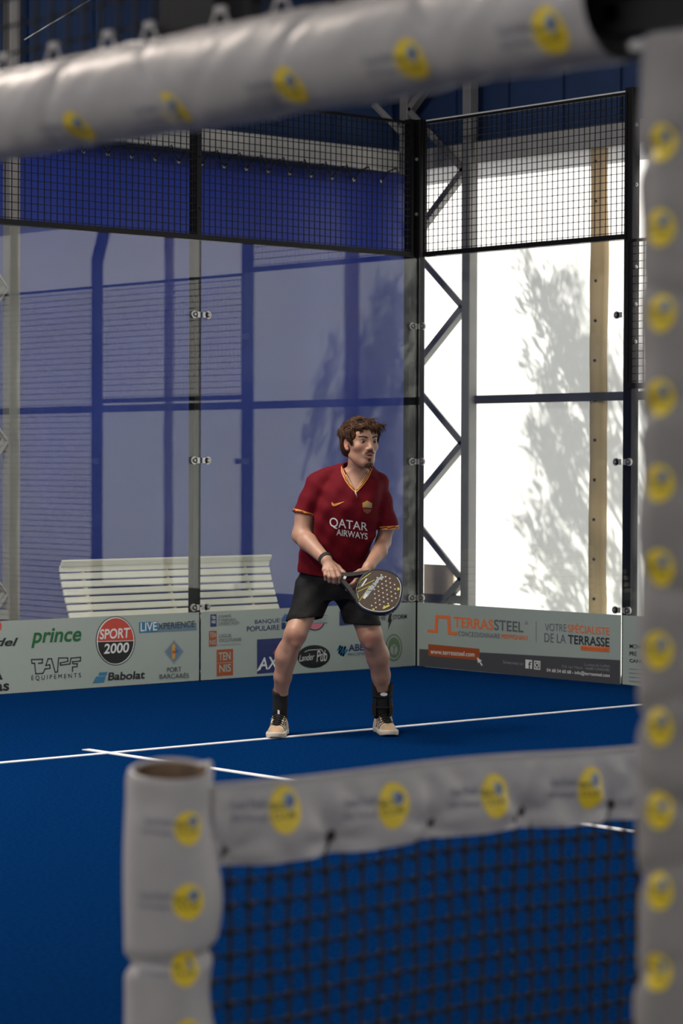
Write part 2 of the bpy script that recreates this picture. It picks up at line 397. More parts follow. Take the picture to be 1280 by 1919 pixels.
# ------------------------------------------------------------------ advertising films on the glass
def ink(name, c, r=.45): return mat('ink_'+name, c, r, var=.02)
K = dict(black=ink('black','101214'), green=ink('green','0d5c2c'), red=ink('red','b8402f'), white=ink('white','d4d8d4'), dark=ink('dark','2e3138'),
         navy=ink('navy','1d2a5e'), blue=ink('blue','2f5f9a'), teal=ink('teal','2a6f93'), orange=ink('orange','d8703a'), rust=ink('rust','96481f'),
         grey=ink('grey','5b6063'), lgrey=ink('lgrey','878d8c'), pink=ink('pink','c66a80'), olive=ink('olive','5f7a5c'), gold=ink('gold','b9923a'),
         charcoal=ink('charcoal','46474a'), slate=ink('slate','5f7788'), film=film)
class Ad:
    """prints on the film of one glass panel; coordinates in pixels of the photograph turned into places on that pane"""
    def __init__(s, panel, wall, a, b, h):
        s.w, s.a = wall, a; s.n = 0
        mb = MB(); s.film = None
        if wall == 'b': mb.box((.008,-.0025,.004),(b-a-.008,-.0005,h))
        else: mb.box((-.0025,.008,.004),(-.0005,b-a-.008,h))
        s.film = mb.build('advertising_film', film, panel)
    def P(s, px, py, d):
        if s.w == 'b': q = at(px,py,1,-.003); return (q[0]-s.a, -.003-d*.0006, q[2])
        q = at(px,py,0,-.003); return (-.003-d*.0006, q[1]-s.a, q[2])
    def start(s, d=2): s.mb = MB(); s.d = d
    def end(s, label=None):
        o = s.mb.build('printed_logo', None, s.film); tag(o, label); return o
    def poly(s, pts, c, lift=True):
        s.mb.add([s.P(x,y,s.d) for x,y in pts], [tuple(range(len(pts)))], K[c])
        if lift: s.d += 1
    def ell(s, cx, cy, rx, ry, c, a0=0, a1=360, sl=0.0):
        pts = [(cx+rx*math.cos(math.radians(t)), cy-ry*math.sin(math.radians(t))+sl*rx*math.cos(math.radians(t))) for t in np.linspace(a0,a1,33)[:(-1 if a1-a0==360 else None)]]
        s.poly(pts, c)
    def line(s, pts, wd, c):
        for (x0,y0),(x1,y1) in zip(pts[:-1], pts[1:]):
            l = math.hypot(x1-x0,y1-y0) or 1; nx, ny = -(y1-y0)/l*wd/2, (x1-x0)/l*wd/2; ex, ey = (x1-x0)/l*wd*.4, (y1-y0)/l*wd*.4
            s.poly([(x0-ex+nx,y0-ey+ny),(x0-ex-nx,y0-ey-ny),(x1+ex-nx,y1+ey-ny),(x1+ex+nx,y1+ey+ny)], c, False)
        s.d += 1
    def text(s, t, bl, br, h, c, bold=.0, shear=0.0, space=1.0, hr=None):
        """baseline from bl to br (px), letter height h at the left, hr at the right"""
        v, f, asp = text2d(t, bold, shear, space); hr = hr or h
        vs = []
        for u, w_ in v:
            x = bl[0]+(br[0]-bl[0])*u; y = bl[1]+(br[1]-bl[1])*u-(h+(hr-h)*u)*w_
            vs.append(s.P(x,y,s.d))
        s.mb.add(vs, f, K[c]); s.d += 1
AH = .468
def Z(sc, ox, oy): return lambda x, y: (ox+x/sc, oy+y/sc)

# --- left back panel
A2 = Ad(GB2, 'b', -2*PW-.004, -PW-.004, AH); z = Z(3.2, 0, 1120)
A2.start(); A2.text('prince', z(187,302), z(488,290), 36, 'green', .022, .22); A2.end('green italic lettering')
A2.start()
for pts in ([(418,610),(425,660),(460,660),(475,800),(570,795),(600,735),(668,728),(660,680),(610,690),(640,600),(685,600),(735,780),(765,775),(780,590),(900,588),(905,635),(800,655),(805,685),(930,670),(945,592),(1072,580),(1070,630),(965,640),(970,665),(1030,668),(1025,705),(965,710),(965,770)],
            [(418,610),(565,605),(562,655),(510,660)]):
    A2.line([(x/7.11, 1150+y/7.11) for x, y in pts], 2.2, 'dark')
A2.text('ÉQUIPEMENTS', z(187,500), z(484,482), 12, 'dark', 0, 0, 1.5); A2.end('dark outlined lettering')
A2.start(); A2.ell(*z(692,259), 37, 46, 'black'); A2.ell(*z(692,259), 35.5, 44.5, 'white'); A2.ell(*z(692,259), 33.5, 42.5, 'red', 0, 180, -.03); A2.ell(*z(692,263), 33.5, 41.5, 'black', 180, 360, -.03)
A2.text('SPORT', z(596,251), z(778,240), 19, 'white', .02, .1); A2.text('2000', z(620,338), z(772,328), 19, 'white', .02, .12); A2.end('red and black oval logo')
A2.start(); A2.poly([z(832,148),z(945,142),z(945,206),z(834,212)],'teal'); A2.poly([z(945,165),z(1178,150),z(1178,194),z(945,206)],'slate')
A2.text('LIVE', z(842,203), z(940,196), 16, 'white', .01); A2.text('XPERIENCE', z(946,192), z(1166,176), 12, 'dark', .01); A2.end('teal and grey banner')
A2.start(); A2.poly([z(983,325),z(1043,250),z(1105,323),z(1043,400)],'lgrey'); A2.poly([z(992,325),z(1043,262),z(1096,323),z(1043,388)],'slate')
A2.poly([z(1030,285),z(1045,275),z(1052,300),z(1048,365),z(1030,368)],'gold'); A2.poly([z(1048,300),z(1070,322),z(1050,335)],'blue'); A2.poly([z(1032,318),z(1050,318),z(1050,332),z(1034,334)],'red')
A2.text('PORT', z(1000,447), z(1085,442), 9, 'dark'); A2.text('BARCARÈS', z(955,487), z(1131,480), 11, 'dark'); A2.end('slate diamond emblem')
A2.start(); A2.poly([z(595,448),z(645,445),z(636,466),z(590,468)],'teal'); A2.poly([z(575,474),z(634,471),z(622,508),z(555,512)],'teal')
A2.text('Babolat', z(646,497), z(868,485), 15, 'black', .02, .12); A2.end('black lettering with blue bars')
A2.start(); A2.poly([(-16,1186),(-6,1168),(0,1164),(3,1172),(2,1180),(-6,1186)],'red'); A2.text('padel', (-42,1216), (34,1215), 20, 'black', .02, .3); A2.end('black italic lettering with red mark')
A2.start(); A2.poly([(-18,1275),(-4,1254),(5,1273)],'black'); A2.text('adidas', (-62,1299), (17,1294), 20, 'black', .02); A2.end('black lettering with slanted bars')

# --- corner back panel
A1 = Ad(GB1, 'b', -PW-.004, -.004, AH); z = Z(2.977, 370, 1100)
A1.start(); A1.poly([z(72,154),z(106,152),z(106,220),z(72,222)],'navy'); A1.text('TEN', z(78,180), z(100,179), 6, 'white', .01); A1.text('NIS', z(78,204), z(100,203), 6, 'white', .01)
A1.text('COMITÉ', z(115,174), z(187,169), 6.5, 'grey'); A1.text('PYRÉNÉES', z(115,194), z(214,189), 6.5, 'grey'); A1.text('ORIENTALES', z(115,214), z(230,207), 5.5, 'grey'); A1.end('small navy square with grey lettering')
A1.start(); A1.poly([z(64,246),z(107,243),z(107,330),z(64,333)],'rust'); A1.text('TEN', z(68,283), z(103,281), 9.5, 'film', .015); A1.text('NIS', z(68,324), z(103,321), 9.5, 'film', .015)
A1.text('LIGUE', z(120,283), z(188,279), 6.5, 'grey'); A1.text('OCCITANIE', z(120,309), z(245,301), 6.5, 'grey'); A1.line([z(120,322),z(200,317),z(240,315)], 1.0, 'lgrey'); A1.end('rust square with grey lettering')
A1.start(); A1.poly([z(107,350),z(198,345),z(198,491),z(107,498)],'rust'); A1.text('TEN', z(118,411), z(184,405), 15, 'film', .02); A1.text('NIS', z(120,478), z(186,472), 15, 'film', .02); A1.line([z(112,425),z(194,419)], .8, 'film'); A1.end('large rust square')
A1.start(); A1.text('BANQUE', z(320,210), z(457,201), 9, 'navy', .005); A1.text('POPULAIRE', z(275,249), z(457,238), 9.5, 'navy', .005)
A1.poly([z(468,180),z(488,150),z(520,160),z(520,186),z(492,188),z(492,192),z(468,192)],'blue'); A1.poly([z(468,198),z(490,198),z(492,214),z(505,212),z(505,196),z(520,196),z(520,232),z(468,236)],'navy'); A1.end('navy lettering with blue arrows')
A1.start(); A1.poly([z(332,293),z(505,282),z(505,470),z(332,485)],'navy'); A1.line([z(425,370),z(470,300),z(500,286)], 2.5, 'red'); A1.text('AXA', z(340,464), z(492,450), 23, 'white', .01, .15)
A1.line([z(334,468),z(372,400)], 2.2, 'white'); A1.end('navy square with white lettering')
A1.start(); A1.ell(*z(655,185), 19, 20, 'dark'); A1.ell(*z(655,185), 16.5, 17.5, 'film'); A1.ell(*z(655,190), 15.5, 15, 'pink', 180, 360); A1.poly([z(600,163),z(722,158),z(722,202),z(600,208)],'film'); A1.line([z(600,164),z(722,159)], .8, 'dark'); A1.line([z(600,204),z(722,198)], .8, 'dark'); A1.text('LAURIST', z(606,198), z(718,192), 7, 'lgrey', .01); A1.end('round pink and grey emblem')
A1.start(); A1.ell(*z(648,388), 31, 21.5, 'black', sl=-.04); A1.text('Lander', z(566,416), z(652,405), 12, 'white', -.004, .35); A1.text('Pub', z(664,418), z(722,412), 21, 'white', -.004, .2); A1.line([z(598,362),z(620,352),z(690,348),z(706,372),z(672,386)], 1.0, 'white'); A1.end('black oval with white script')
A1.start(); A1.poly([z(792,136),z(905,128),z(905,206),z(792,216)],'navy'); A1.end('navy rectangle')
A1.start(); A1.line([z(783,352),z(796,330),z(790,368),z(808,335),z(800,378),z(824,335),z(812,382),z(834,350)], 3.5, 'teal'); A1.text('ABER', z(842,360), z(960,352), 13, 'navy', .02); A1.text('PROPRETÉ', z(838,386), z(985,375), 7, 'slate', .01); A1.end('navy lettering with teal scribble')
A1.start(); A1.text('THE', z(985,188), z(1052,183), 8, 'dark', .01); A1.text('STORM', z(1089,182), z(1167,176), 8.5, 'dark', .015); A1.poly([z(1072,140),z(1086,138),z(1078,180),z(1086,180),z(1062,240),z(1068,196),z(1060,196)],'black'); A1.end('black lettering with a lightning bolt')
A1.start(); A1.ell(*z(1095,338), 15.5, 25.5, 'olive'); A1.ell(*z(1095,338), 13.5, 22.5, 'film'); A1.ell(*z(1095,338), 11.5, 19.5, 'olive'); A1.ell(*z(1095,350), 7, 10, 'film'); A1.line([z(1094,385),z(1094,335),z(1080,320)], 1.6, 'olive'); A1.line([z(1094,345),z(1108,322)], 1.6, 'olive'); A1.end('green ring emblem')

# --- tall side panel
B1 = Ad(GS1, 's', -PW-.004, -.004, AH); z = Z(2.909, 770, 1090)
B1.start(1); B1.poly([z(46,367),z(1140,428),z(1140,563),z(46,459)],'charcoal'); B1.end('dark grey band')
B1.start(); B1.line([z(97,268),z(138,271)], 6.0, 'orange'); B1.line([z(138,271),z(142,190)], 5.5, 'orange'); B1.line([z(142,190),z(207,194)], 6, 'orange'); B1.line([z(207,194),z(211,279)], 5.5, 'orange'); B1.line([z(211,279),z(246,282)], 6, 'orange'); B1.end('orange step mark')
B1.start(); B1.text('TERRAS', z(234,248), z(450,266), 20, 'orange', .02); B1.text('STEEL', z(454,264), z(614,278), 20, 'grey', .012); B1.text('SARL', z(622,232), z(640,234), 6, 'lgrey')
B1.text('CONCESSIONNAIRE', z(260,296), z(485,310), 9, 'grey', 0, 0, 1.25); B1.text('PERPIGNAN', z(495,309), z(635,319), 8.5, 'orange', .01); B1.line([z(684,216),z(684,326)], .8, 'lgrey'); B1.end('orange and grey lettering')
B1.start(); B1.text('VOTRE', z(732,268), z(848,273), 14, 'grey', -.004); B1.text('SPÉCIALISTE', z(856,275), z(1083,292), 18, 'orange', .008); B1.text('DE LA', z(729,328), z(845,336), 16.5, 'grey', -.006); B1.text('TERRASSE', z(858,338), z(1083,356), 17, 'dark', .014)
B1.poly([z(927,349),z(1083,357),z(1083,383),z(927,373)],'orange'); B1.text('PERSONNALISÉE', z(933,368), z(1078,378), 5, 'rust'); B1.end('grey and orange lettering')
B1.start(); B1.poly([z(95,340),z(375,366),z(374,430),z(96,404)],'rust'); B1.text('www.terrassteel.com', z(108,393), z(348,410), 9, 'white', .006); B1.end('orange web address box'); B1.start(6); B1.poly([z(362,412),z(390,432),z(380,434),z(394,456),z(386,459),z(376,438),z(368,444)],'white'); B1.end('pale arrow pointer')
B1.start(); B1.text('Suivez-nous sur', z(503,446), z(616,456), 6, 'lgrey'); B1.poly([z(626,424),z(662,428),z(661,476),z(625,472)],'white'); B1.text('f', z(641,474), z(658,476), 14, 'charcoal', .02)
B1.poly([z(673,430),z(708,433),z(707,481),z(672,477)],'white'); B1.poly([z(677,436),z(704,439),z(703,475),z(676,471)],'charcoal'); B1.ell(*z(690,455), 3.8, 5, 'white'); B1.ell(*z(690,455), 2.2, 3, 'charcoal'); B1.ell(*z(699,443), .9, 1.1, 'white')
B1.end('two white square icons'); B1.start(); B1.text('2, avenue du Conflent', z(945,460), z(1085,469), 5.5, 'lgrey'); B1.text('Z.A. Les Tilleuls - 66680 CANOHÈS', z(824,468), z(1085,489), 6, 'lgrey'); B1.text('04 68 54 60 68 - info@terrassteel.com', z(742,496), z(1085,526), 8.5, 'white', .012); B1.end('small white and grey lettering')

# --- low side panel at the right edge
B2 = Ad(GS2, 's', -2*PW-.004, -PW-.004, AH)
B2.start(); z = Z(2.667, 1120, 700)
z = lambda x, y: (1120+x/2.6625, 700+y/2.6654)
B2.text('MON', z(160,1372), z(214,1376), 8, 'black', .015); B2.text('PRÉ', z(160,1408), z(196,1411), 9.5, 'black', .015); B2.text('CARRÉ', z(160,1442), z(236,1448), 8, 'black', .015)
for k in range(4): B2.line([z(160,1474+k*20),z(230,1479+k*20)], 2.0, 'lgrey')
B2.end('bold black lettering')

# ------------------------------------------------------------------ tree outside the white wall, its shadow falls on the tarpaulin
bark = mat('bark', (.10,.07,.05), .9, var=.3); leaf = mat('leaf', (.06,.12,.03), .7, var=.3)
rng = random.Random(5); sd = SUN_TO/SUN_TO.x
def out(y, z, t): return Vector((WX, y, z))+sd*t
tr = tag(empty('tree', out(-2.0,0,2.6)), 'feathery tree outside the white tarp wall, seen only as a shadow on it', 'tree'); tr.location.z = 0
base = Vector(tr.location); tm = MB(); lm = MB()
top_ = out(-1.55,1.9,2.6); tm.tube([(0,0,-.01),(top_-base)*.5+Vector((.03,.05,0)),top_-base], [.05,.04,.025], 8, bark)
specs = [(-2.05,1.35,.30,.9,1.1),(-1.95,.7,.28,.8,1.0),(-1.9,.2,.35,.6,.9),(-1.75,1.55,.72,.95,1.75),(-1.7,1.25,.62,.95,1.7),(-1.65,1.0,.55,.8,1.5),(-1.6,.6,.50,.75,1.35),(-1.55,.3,.45,.6,1.2),(-1.75,1.6,.50,1.0,1.4),(-1.5,.1,.55,.5,.9),
         (-1.45,1.5,.38,.95,1.35),(-1.35,1.2,.38,.85,1.0),(-1.35,.75,.45,.85,1.2),(-1.3,.35,.5,.65,1.0),(-1.25,.9,.3,.8,.9),(-1.75,.8,.3,.9,1.3)]
for y0, z0, dy, dz, L in specs:
    y0 += .12; L *= 1.08
    t = 2.9+rng.uniform(-1.0,1.0); pts = []; n = 9; dn = math.hypot(dy,dz)
    for i in range(n):
        f = i/(n-1); pts.append(out(y0+dy/dn*L*f+.05*f*f*rng.uniform(-1,1), z0+dz/dn*L*f-.12*f*f, t)-base)
    tm.tube(pts, [.014*(1-.85*i/(n-1)) for i in range(n)], 5, bark)
    for k in range(int(150*L)):
        f = .18+.82*rng.random()**1.1; i = min(n-2, int(f*(n-1))); p = pts[i].lerp(pts[i+1], f*(n-1)-i)
        d = (pts[i+1]-pts[i]).normalized(); d = (d+Vector((rng.uniform(-.4,.4),rng.uniform(-.38,.38),rng.uniform(-.38,.38)))).normalized()
        l = rng.uniform(.12,.28)*(1.25-.5*f); wv = d.cross(Vector((rng.uniform(-1,1),rng.uniform(-.3,.3),rng.uniform(-.3,.3)))).normalized()*rng.uniform(.006,.014)
        p = p+Vector((rng.uniform(-.1,.1),rng.gauss(0,.05),rng.gauss(0,.05)))
        lm.add([p, p+d*l*.5+wv, p+d*l, p+d*l*.5-wv], [(0,1,2,3)], leaf)
tm.build('trunk', None, tr); tag(lm.build('foliage', None, tr), kind='stuff')
# ------------------------------------------------------------------ foreground: door frame and net with padding
YEL = mat('ink_yellow', (.95,.70,.03), .45, var=.05); PBL = mat('ink_badge_blue', (.05,.14,.38), .45); PLB = mat('ink_badge_pale', (.30,.45,.55), .45); PDK = mat('ink_badge_dark', (.10,.09,.03), .5); PGR = mat('ink_pad_text', (.20,.21,.28), .5); PRD = mat('ink_badge_red', (.45,.12,.06), .5)
def print_logo(F, u0, v0, r, au=1, av=1, text=True, rot=False):
    """yellow ball print on a padding surface; F(u,v,lift) in metres along/around the pad, (au,av) = right and up directions
    of the print in (u,v)"""
    mb = MB(); ring = 28
    def pt(x, y, l):
        if rot: return F(u0-av*y, v0+au*x, l)
        return F(u0+au*x, v0+av*y, l)
    def disc(cx, cy, rx, ry, m, l):
        vs = [pt(cx,cy,l)]; fs = []
        for q in (.5, 1.0):
            for k in range(ring): a = 2*math.pi*k/ring; vs.append(pt(cx+rx*q*math.cos(a), cy+ry*q*math.sin(a), l))
        for k in range(ring):
            fs.append((0,1+k,1+(k+1)%ring)); fs.append((1+k,1+ring+k,1+ring+(k+1)%ring,1+(k+1)%ring))
        mb.add(vs, fs, m, True)
    def txt(s, x0, y0, x1, h, m, l, bold=.01):
        v, f, _ = text2d(s, bold); mb.add([pt(x0+(x1-x0)*a, y0+h*b, l) for a, b in v], f, m)
    disc(0,0,r,r*1.12,YEL,.0012)
    disc(.32*r,.38*r,.36*r,.40*r,PLB,.0018); disc(.38*r,.36*r,.22*r,.26*r,PBL,.0024); disc(.36*r,.30*r,.08*r,.09*r,PRD,.0030)
    txt('BEACH', -.9*r, .02*r, .12*r, .34*r, PDK, .0019); txt('CLUB', -.82*r, -.40*r, .6*r, .30*r, PDK, .0019)
    if text: txt('Tout Padel', -3.2*r, .18*r, -1.12*r, .42*r, PGR, .0014, .004); txt('Club Toulouges', -3.2*r, -.50*r, -1.12*r, .42*r, PGR, .0014, .004)
    return mb
def pad_tube(name, F, L, C, nu, nv, closed=True):
    mb = MB(); vs = [F(L*i/nu, C*j/nv, 0) for i in range(nu+1) for j in range(nv)]
    mb.add(vs, [(i*nv+j, i*nv+(j+1)%nv, (i+1)*nv+(j+1)%nv, (i+1)*nv+j) for i in range(nu) for j in range(nv)], None, True); return mb

# lintel over the doorway in the near side wall (x=-10), seen from outside
LZ, LR, LY = 2.078, .077, -11.04
lint = tag(empty('padded_lintel', (-10.0, LY, LZ)), 'white padded door lintel with yellow ball prints across the top of the picture', 'padding')
def FL(u, v, l):
    th = v/LR                                  # v measured round the pad, 0 at the side facing outwards (-x)
    r = LR + .0045*noise.noise((u*5, math.cos(th)*1.3, math.sin(th)*1.3)) + .003*noise.noise((u*22+2*math.sin(th*1.0), math.cos(th)*1.2, 4))
    for uc, s in ((.30,.9),(.62,-1.1),(.95,.8),(1.22,-.8),(1.48,1.0),(1.75,.6),(2.0,.7)):
        d = u-uc-.05*s*math.sin(th); r -= .0065*math.exp(-(d/.011)**2)*(.6+.4*math.cos(th*1.5+s))
    r += l
    return (-r*math.cos(th), u, r*math.sin(th)+.006*noise.noise((u*1.5,2,2)))
pc = pad_tube('pad', FL, 2.25, 2*math.pi*LR, 220, 44).build('pad_cover', pad_white, lint)
mb = MB(); mb.box((-.03,-.02,-.03),(.03,2.27,.03)); mb.build('steel_bar', black, lint)
for px, py in ((130,240),(310,207),(533,162),(763,114),(1030,58)):
    q = at(px, py, 0, -10-LR*.9); print_logo(FL, q[1]-LY, LR*math.asin(max(-.9,min(.9,(q[2]-LZ)/LR))), .030, -1, 1).build('printed_badge', None, pc)
for px, py in ((12,122),(105,107),(207,88),(285,56),(418,40),(533,10)):
    q = at(px, py, 0, -10.0); y = q[1]-LY; mb = MB(); h = .026
    mb.tube([(-.006,y-.028,LR-.008),(-.004,y-.006,LR+h),(-.004,y+.010,LR+h),(-.006,y+.026,LR-.006)], .0032, 6, pad_white)
    mb.box((-.008,y-.008,LR+h-.004),(.002,y+.012,LR+h+.006), pad_white); mb.build('tie', None, lint)
# mesh, mast and bar above the lintel
mast = tag(empty('fence_post', (-9.93, -10.07, LZ+LR+.012)), 'black square mast standing above the white padded lintel', 'post', 'court fence posts')
mb = MB(); mb.box((-.04,-.065,0),(.04,.065,1.9), bev=.004); mb.build('shaft', black, mast); mb = MB(); mb.box((-.06,-.085,0),(.06,.085,.012)); mb.build('foot_plate', black, mast)
def near_mesh(label, y0, y1, z0, z1):
    r = tag(empty('mesh_panel', (-9.93, y0, z0)), label, 'wire mesh panel', 'court wire mesh panels'); L = y1-y0; h = z1-z0
    mb = MB(); mb.box((-.012,0,0),(.012,L,.02)); mb.box((-.012,0,h-.02),(.012,L,h)); mb.box((-.012,0,.02),(.012,.02,h-.02)); mb.box((-.012,L-.02,.02),(.012,L,h-.02)); mb.build('frame', black, r)
    mb = MB(); t = .0025; n = round(L/.05); k = round(h/.05)
    for i in range(1,n): mb.box((-t,L*i/n-t,.01),(t,L*i/n+t,h-.01))
    for j in range(1,k): mb.box((t*.8,.01,h*j/k-t),(t*2.6,L-.01,h*j/k+t))
    mb.build('wire_mesh', black, r)
near_mesh('out of focus wire mesh above the padded lintel, left of the black mast', -9.97, -8.83, LZ+LR+.002, 3.0)
near_mesh('out of focus wire mesh above the padded lintel, right of the black mast', -11.02, -10.17, LZ+LR+.002, 3.0)

# padded door post at the right edge
PR = .066
q = at(1206, 900, 0, -10.0); PYc = q[1]-PR*1.22
dp = tag(empty('padded_door_post', (-10.0, PYc, 0)), 'tall white padded door post with yellow ball prints along the right picture edge', 'padding')
PTOP = 2.015
def FP(u, v, l):
    th = v/PR; r = PR + .005*noise.noise((math.cos(th)*1.2, math.sin(th)*1.2, u*6)) + .004*noise.noise((math.cos(th)*.8, math.sin(th)*.8+7, u*20))
    for uc, s in ((.62,1),(.73,-1),(.80,1),(.93,.8),(1.06,-1),(1.14,.9),(1.33,-1),(1.52,1),(1.70,-.8),(1.86,.7),(.45,-1),(.3,1)):
        d = u-uc-.03*s*math.sin(th+.7); r -= .008*math.exp(-(d/.012)**2)*(.55+.45*math.cos(th*1.0+s*1.3))
    r += l
    return (-r*math.cos(th), -r*math.sin(th), u)
pp = pad_tube('pad', FP, PTOP, 2*math.pi*PR, 230, 40).build('pad_cover', pad_shaded, dp)
mb = MB(); mb.box((-.03,-.03,-.005),(.03,.03,2.0)); mb.build('steel_bar', black, dp)
mb = MB(); mb.box((-.058,-.058,2.0),(.058,.058,2.012)); mb.build('end_cap', pad_white, dp)
c0 = np.array([-10.0, PYc]); vd = np.array([CAM[0], CAM[1]])-c0; base_th = math.atan2(-(vd[1]), -(vd[0]))
for py in (275,432,590,747,905,1062,1215,1357,1512,1662,1812,1960):
    q = at(1245, py, 0, -10.0-PR*.5); lat = (1245-1206)/FPX*3.2
    a = math.asin(max(-1,min(1,(PR-lat)/PR)))                          # angle left of the line of sight
    print_logo(FP, q[2], PR*(base_th-a), .0215, 1, -1, False, True).build('printed_badge', None, pp)
fb = tag(empty('door_frame_bar', (-10.0, -11.03, 2.03)), 'black steel frame bar with gusset on top of the padded door post', 'frame bar')
mb = MB(); mb.box((-.03,-1.2,0),(.03,-.0,.042)); mb.build('bar', black, fb)
mb = MB(); mb.add([(-.012,-.005,.042),(-.012,-.14,.042),(-.012,-.09,.30),(-.012,-.045,.30),(.012,-.005,.042),(.012,-.14,.042),(.012,-.09,.30),(.012,-.045,.30)],[(0,1,2,3),(7,6,5,4),(0,4,5,1),(1,5,6,2),(2,6,7,3),(3,7,4,0)]); mb.build('gusset', black, fb)

# net post
NX, NY, NR, NT = -9.950, -10.0, .078, .955
npd = tag(empty('padded_net_post', (NX, NY, 0)), 'short white padded net post with yellow ball prints at lower left', 'padding')
def FN(u, v, l):
    th = v/NR; r = NR + .003*noise.noise((math.cos(th)*1.1, math.sin(th)*1.1, u*6))
    for uc, s in ((.648,1),(.28,1)):
        d = u-uc-.012*math.sin(th-.85)-.005*math.sin(th*2+1); r -= .012*math.exp(-(d/.012)**2)
    r -= .006*math.exp(-((u-.93)/.05)**2)*(1+math.cos(2*th-1.0))
    # pulled in on the net side where the ties draw it tight, puffed out in between
    k = max(0, math.cos(th-2.6))
    r += k*(.010*math.cos((u-.74)*2*math.pi/.30)-.003)
    if u > .93: r -= .008*((u-.93)/.025)**2*.6
    r += l
    return (-r*math.cos(th), -r*math.sin(th), u+((-.011*math.cos(th-.85)+.012*math.exp(-((th-2.5)/.35)**2))*min(1,(u-.88)/.05) if u > .88 else 0))
pn = pad_tube('pad', FN, NT, 2*math.pi*NR, 160, 48)
top_ring = [FN(NT, 2*math.pi*NR*j/48, 0) for j in range(48)]
vs = []
for q_, dz in ((.95,.003),(.86,-.003),(.82,-.030),(.80,-.12)):
    for j in range(48): p = top_ring[j]; vs.append((p[0]*q_, p[1]*q_, p[2]+dz))
b0 = len(pn.v)-48
nb = len(pn.v); pn.v += vs
for j in range(48): pn.f.append((b0+j, b0+(j+1)%48, nb+(j+1)%48, nb+j)); pn.m.append(0); pn.sm.append(True)
for i in range(1): 
    for j in range(48): pn.f.append((nb+i*48+j, nb+i*48+(j+1)%48, nb+(i+1)*48+(j+1)%48, nb+(i+1)*48+j)); pn.m.append(0); pn.sm.append(True)
pnc = pn.build('pad_cover', pad_white, npd)
mb = MB(); vs2 = [v for v in vs[48:]]
mb.add(vs2, [(i*48+j, i*48+(j+1)%48, (i+1)*48+(j+1)%48, (i+1)*48+j) for i in range(2) for j in range(48)]+[tuple(96+j for j in range(48))], None, True); mb.build('foam_core', foam, npd)
mb = MB(); mb.tube([(0,0,-.005),(0,0,.82)], .025, 16); mb.build('steel_tube', black, npd)
vd = np.array([CAM[0]-NX, CAM[1]-NY]); bth = math.atan2(-vd[1], -vd[0])
for px, py in ((355,1545),(352,1683),(350,1808),(352,1935)):
    q = at(px, py, 1, NY-NR*.6); lat = (px-320)/FPX*4.02; a = -math.asin(lat/NR)
    print_logo(FN, q[2], NR*(bth-a), .0265, 1, -1, True, True).build('printed_badge', None, pnc)

# the net: white padded band and black cord mesh
net = tag(empty('court_net', (NX, NY, 0)), 'black court net with a white padded top band carrying yellow ball prints', 'net')
NL = 4.9+5
BT = lambda x: .915-.030*math.sin(min(1, x/5.0)*math.pi/2)-.004*math.sin(x*7)
HB, TB = .125, .017
GR = [.108+.240*k for k in range(41)]
def FB(u, v, l):
    """u along the band, v up from its lower edge on the front face"""
    g = min(GR, key=lambda t: abs(t-u)); d = abs(u-g)
    puck = math.exp(-(d/.035)**2)*math.exp(-((v-.018)/.045)**2)
    swell = .006*math.sin(min(1, d/.12)*math.pi/2)*math.sin(max(0,min(1,v/HB))*math.pi)
    wr_ = .007*noise.noise((u*8, v*13, 2))+.005*noise.noise((u*22+v*30, v*8, 5))
    zlo = -.004*math.sin(min(1,d/.12)*math.pi/2)*(1-v/HB)
    rad = math.hypot(u-g, v-.022); ang = math.atan2(v-.022, u-g)
    fold = .0075*math.cos(ang*6+g*9)*math.exp(-(rad/.085)**2)*min(1, rad/.025)
    y = -(TB+swell+wr_+fold-.016*puck+l)
    return (u, y, BT(u)-HB+v+zlo)
mb = MB(); nu, nv = 620, 14; vs = []; x0, x1 = .074, NL
for i in range(nu+1):
    u = x0+(x1-x0)*i/nu
    for j in range(nv+1): vs.append(FB(u, HB*j/nv, 0))
    for j in range(5): a = math.pi*(j+1)/6; p = FB(u, HB, 0); vs.append((u, p[1]*math.cos(a), p[2]+.014*math.sin(a)))
    for j in range(4): p = FB(u, HB*(3-j)/3, 0); vs.append((u, -p[1], p[2]))
n = nv+1+5+4
mb.add(vs, [(i*n+j, (i+1)*n+j, (i+1)*n+j+1, i*n+j+1) for i in range(nu) for j in range(n-1)], None, True)
nb_ = mb.build('top_band', pad_white, net)
for px, py in ((533,1516),(737,1508),(928,1490),(1107,1475)):
    q = at(px, py, 1, NY-TB-.004); u = q[0]-NX; print_logo(FB, u, q[2]-(BT(u)-HB), .036).build('printed_badge', None, nb_)
for g in GR:
    mb = MB()
    p = FB(g, .030, .002); mb.tube([(p[0],p[1]+.004,p[2]),(p[0],p[1]-.002,p[2])], .0098, 14, mat('dark_eyelet', (.03,.022,.018), .6))
    mb.tube([(p[0],p[1],p[2]),(p[0]-.003,p[1]+.006,p[2]-.022),(p[0],p[1]+.022,p[2]-.040)], .0022, 6, black); mb.build('laced_eyelet', None, nb_)
mb = MB(); cell = .0428; kz = int(.80/cell)
nc = int((NL-.09)/cell); rr = .0038
for i in range(nc):
    x = .085+i*cell; zt = BT(x)-HB+.02; pts = []
    for k in range(14):
        z_ = zt-(zt-.02)*k/13; pts.append((x+.006*noise.noise((x*3, z_*6, 1))+.004*math.sin(z_*30+i), .003*noise.noise((x*5, z_*5, 9)), z_))
    mb.tube(pts, rr, 4, None, False)
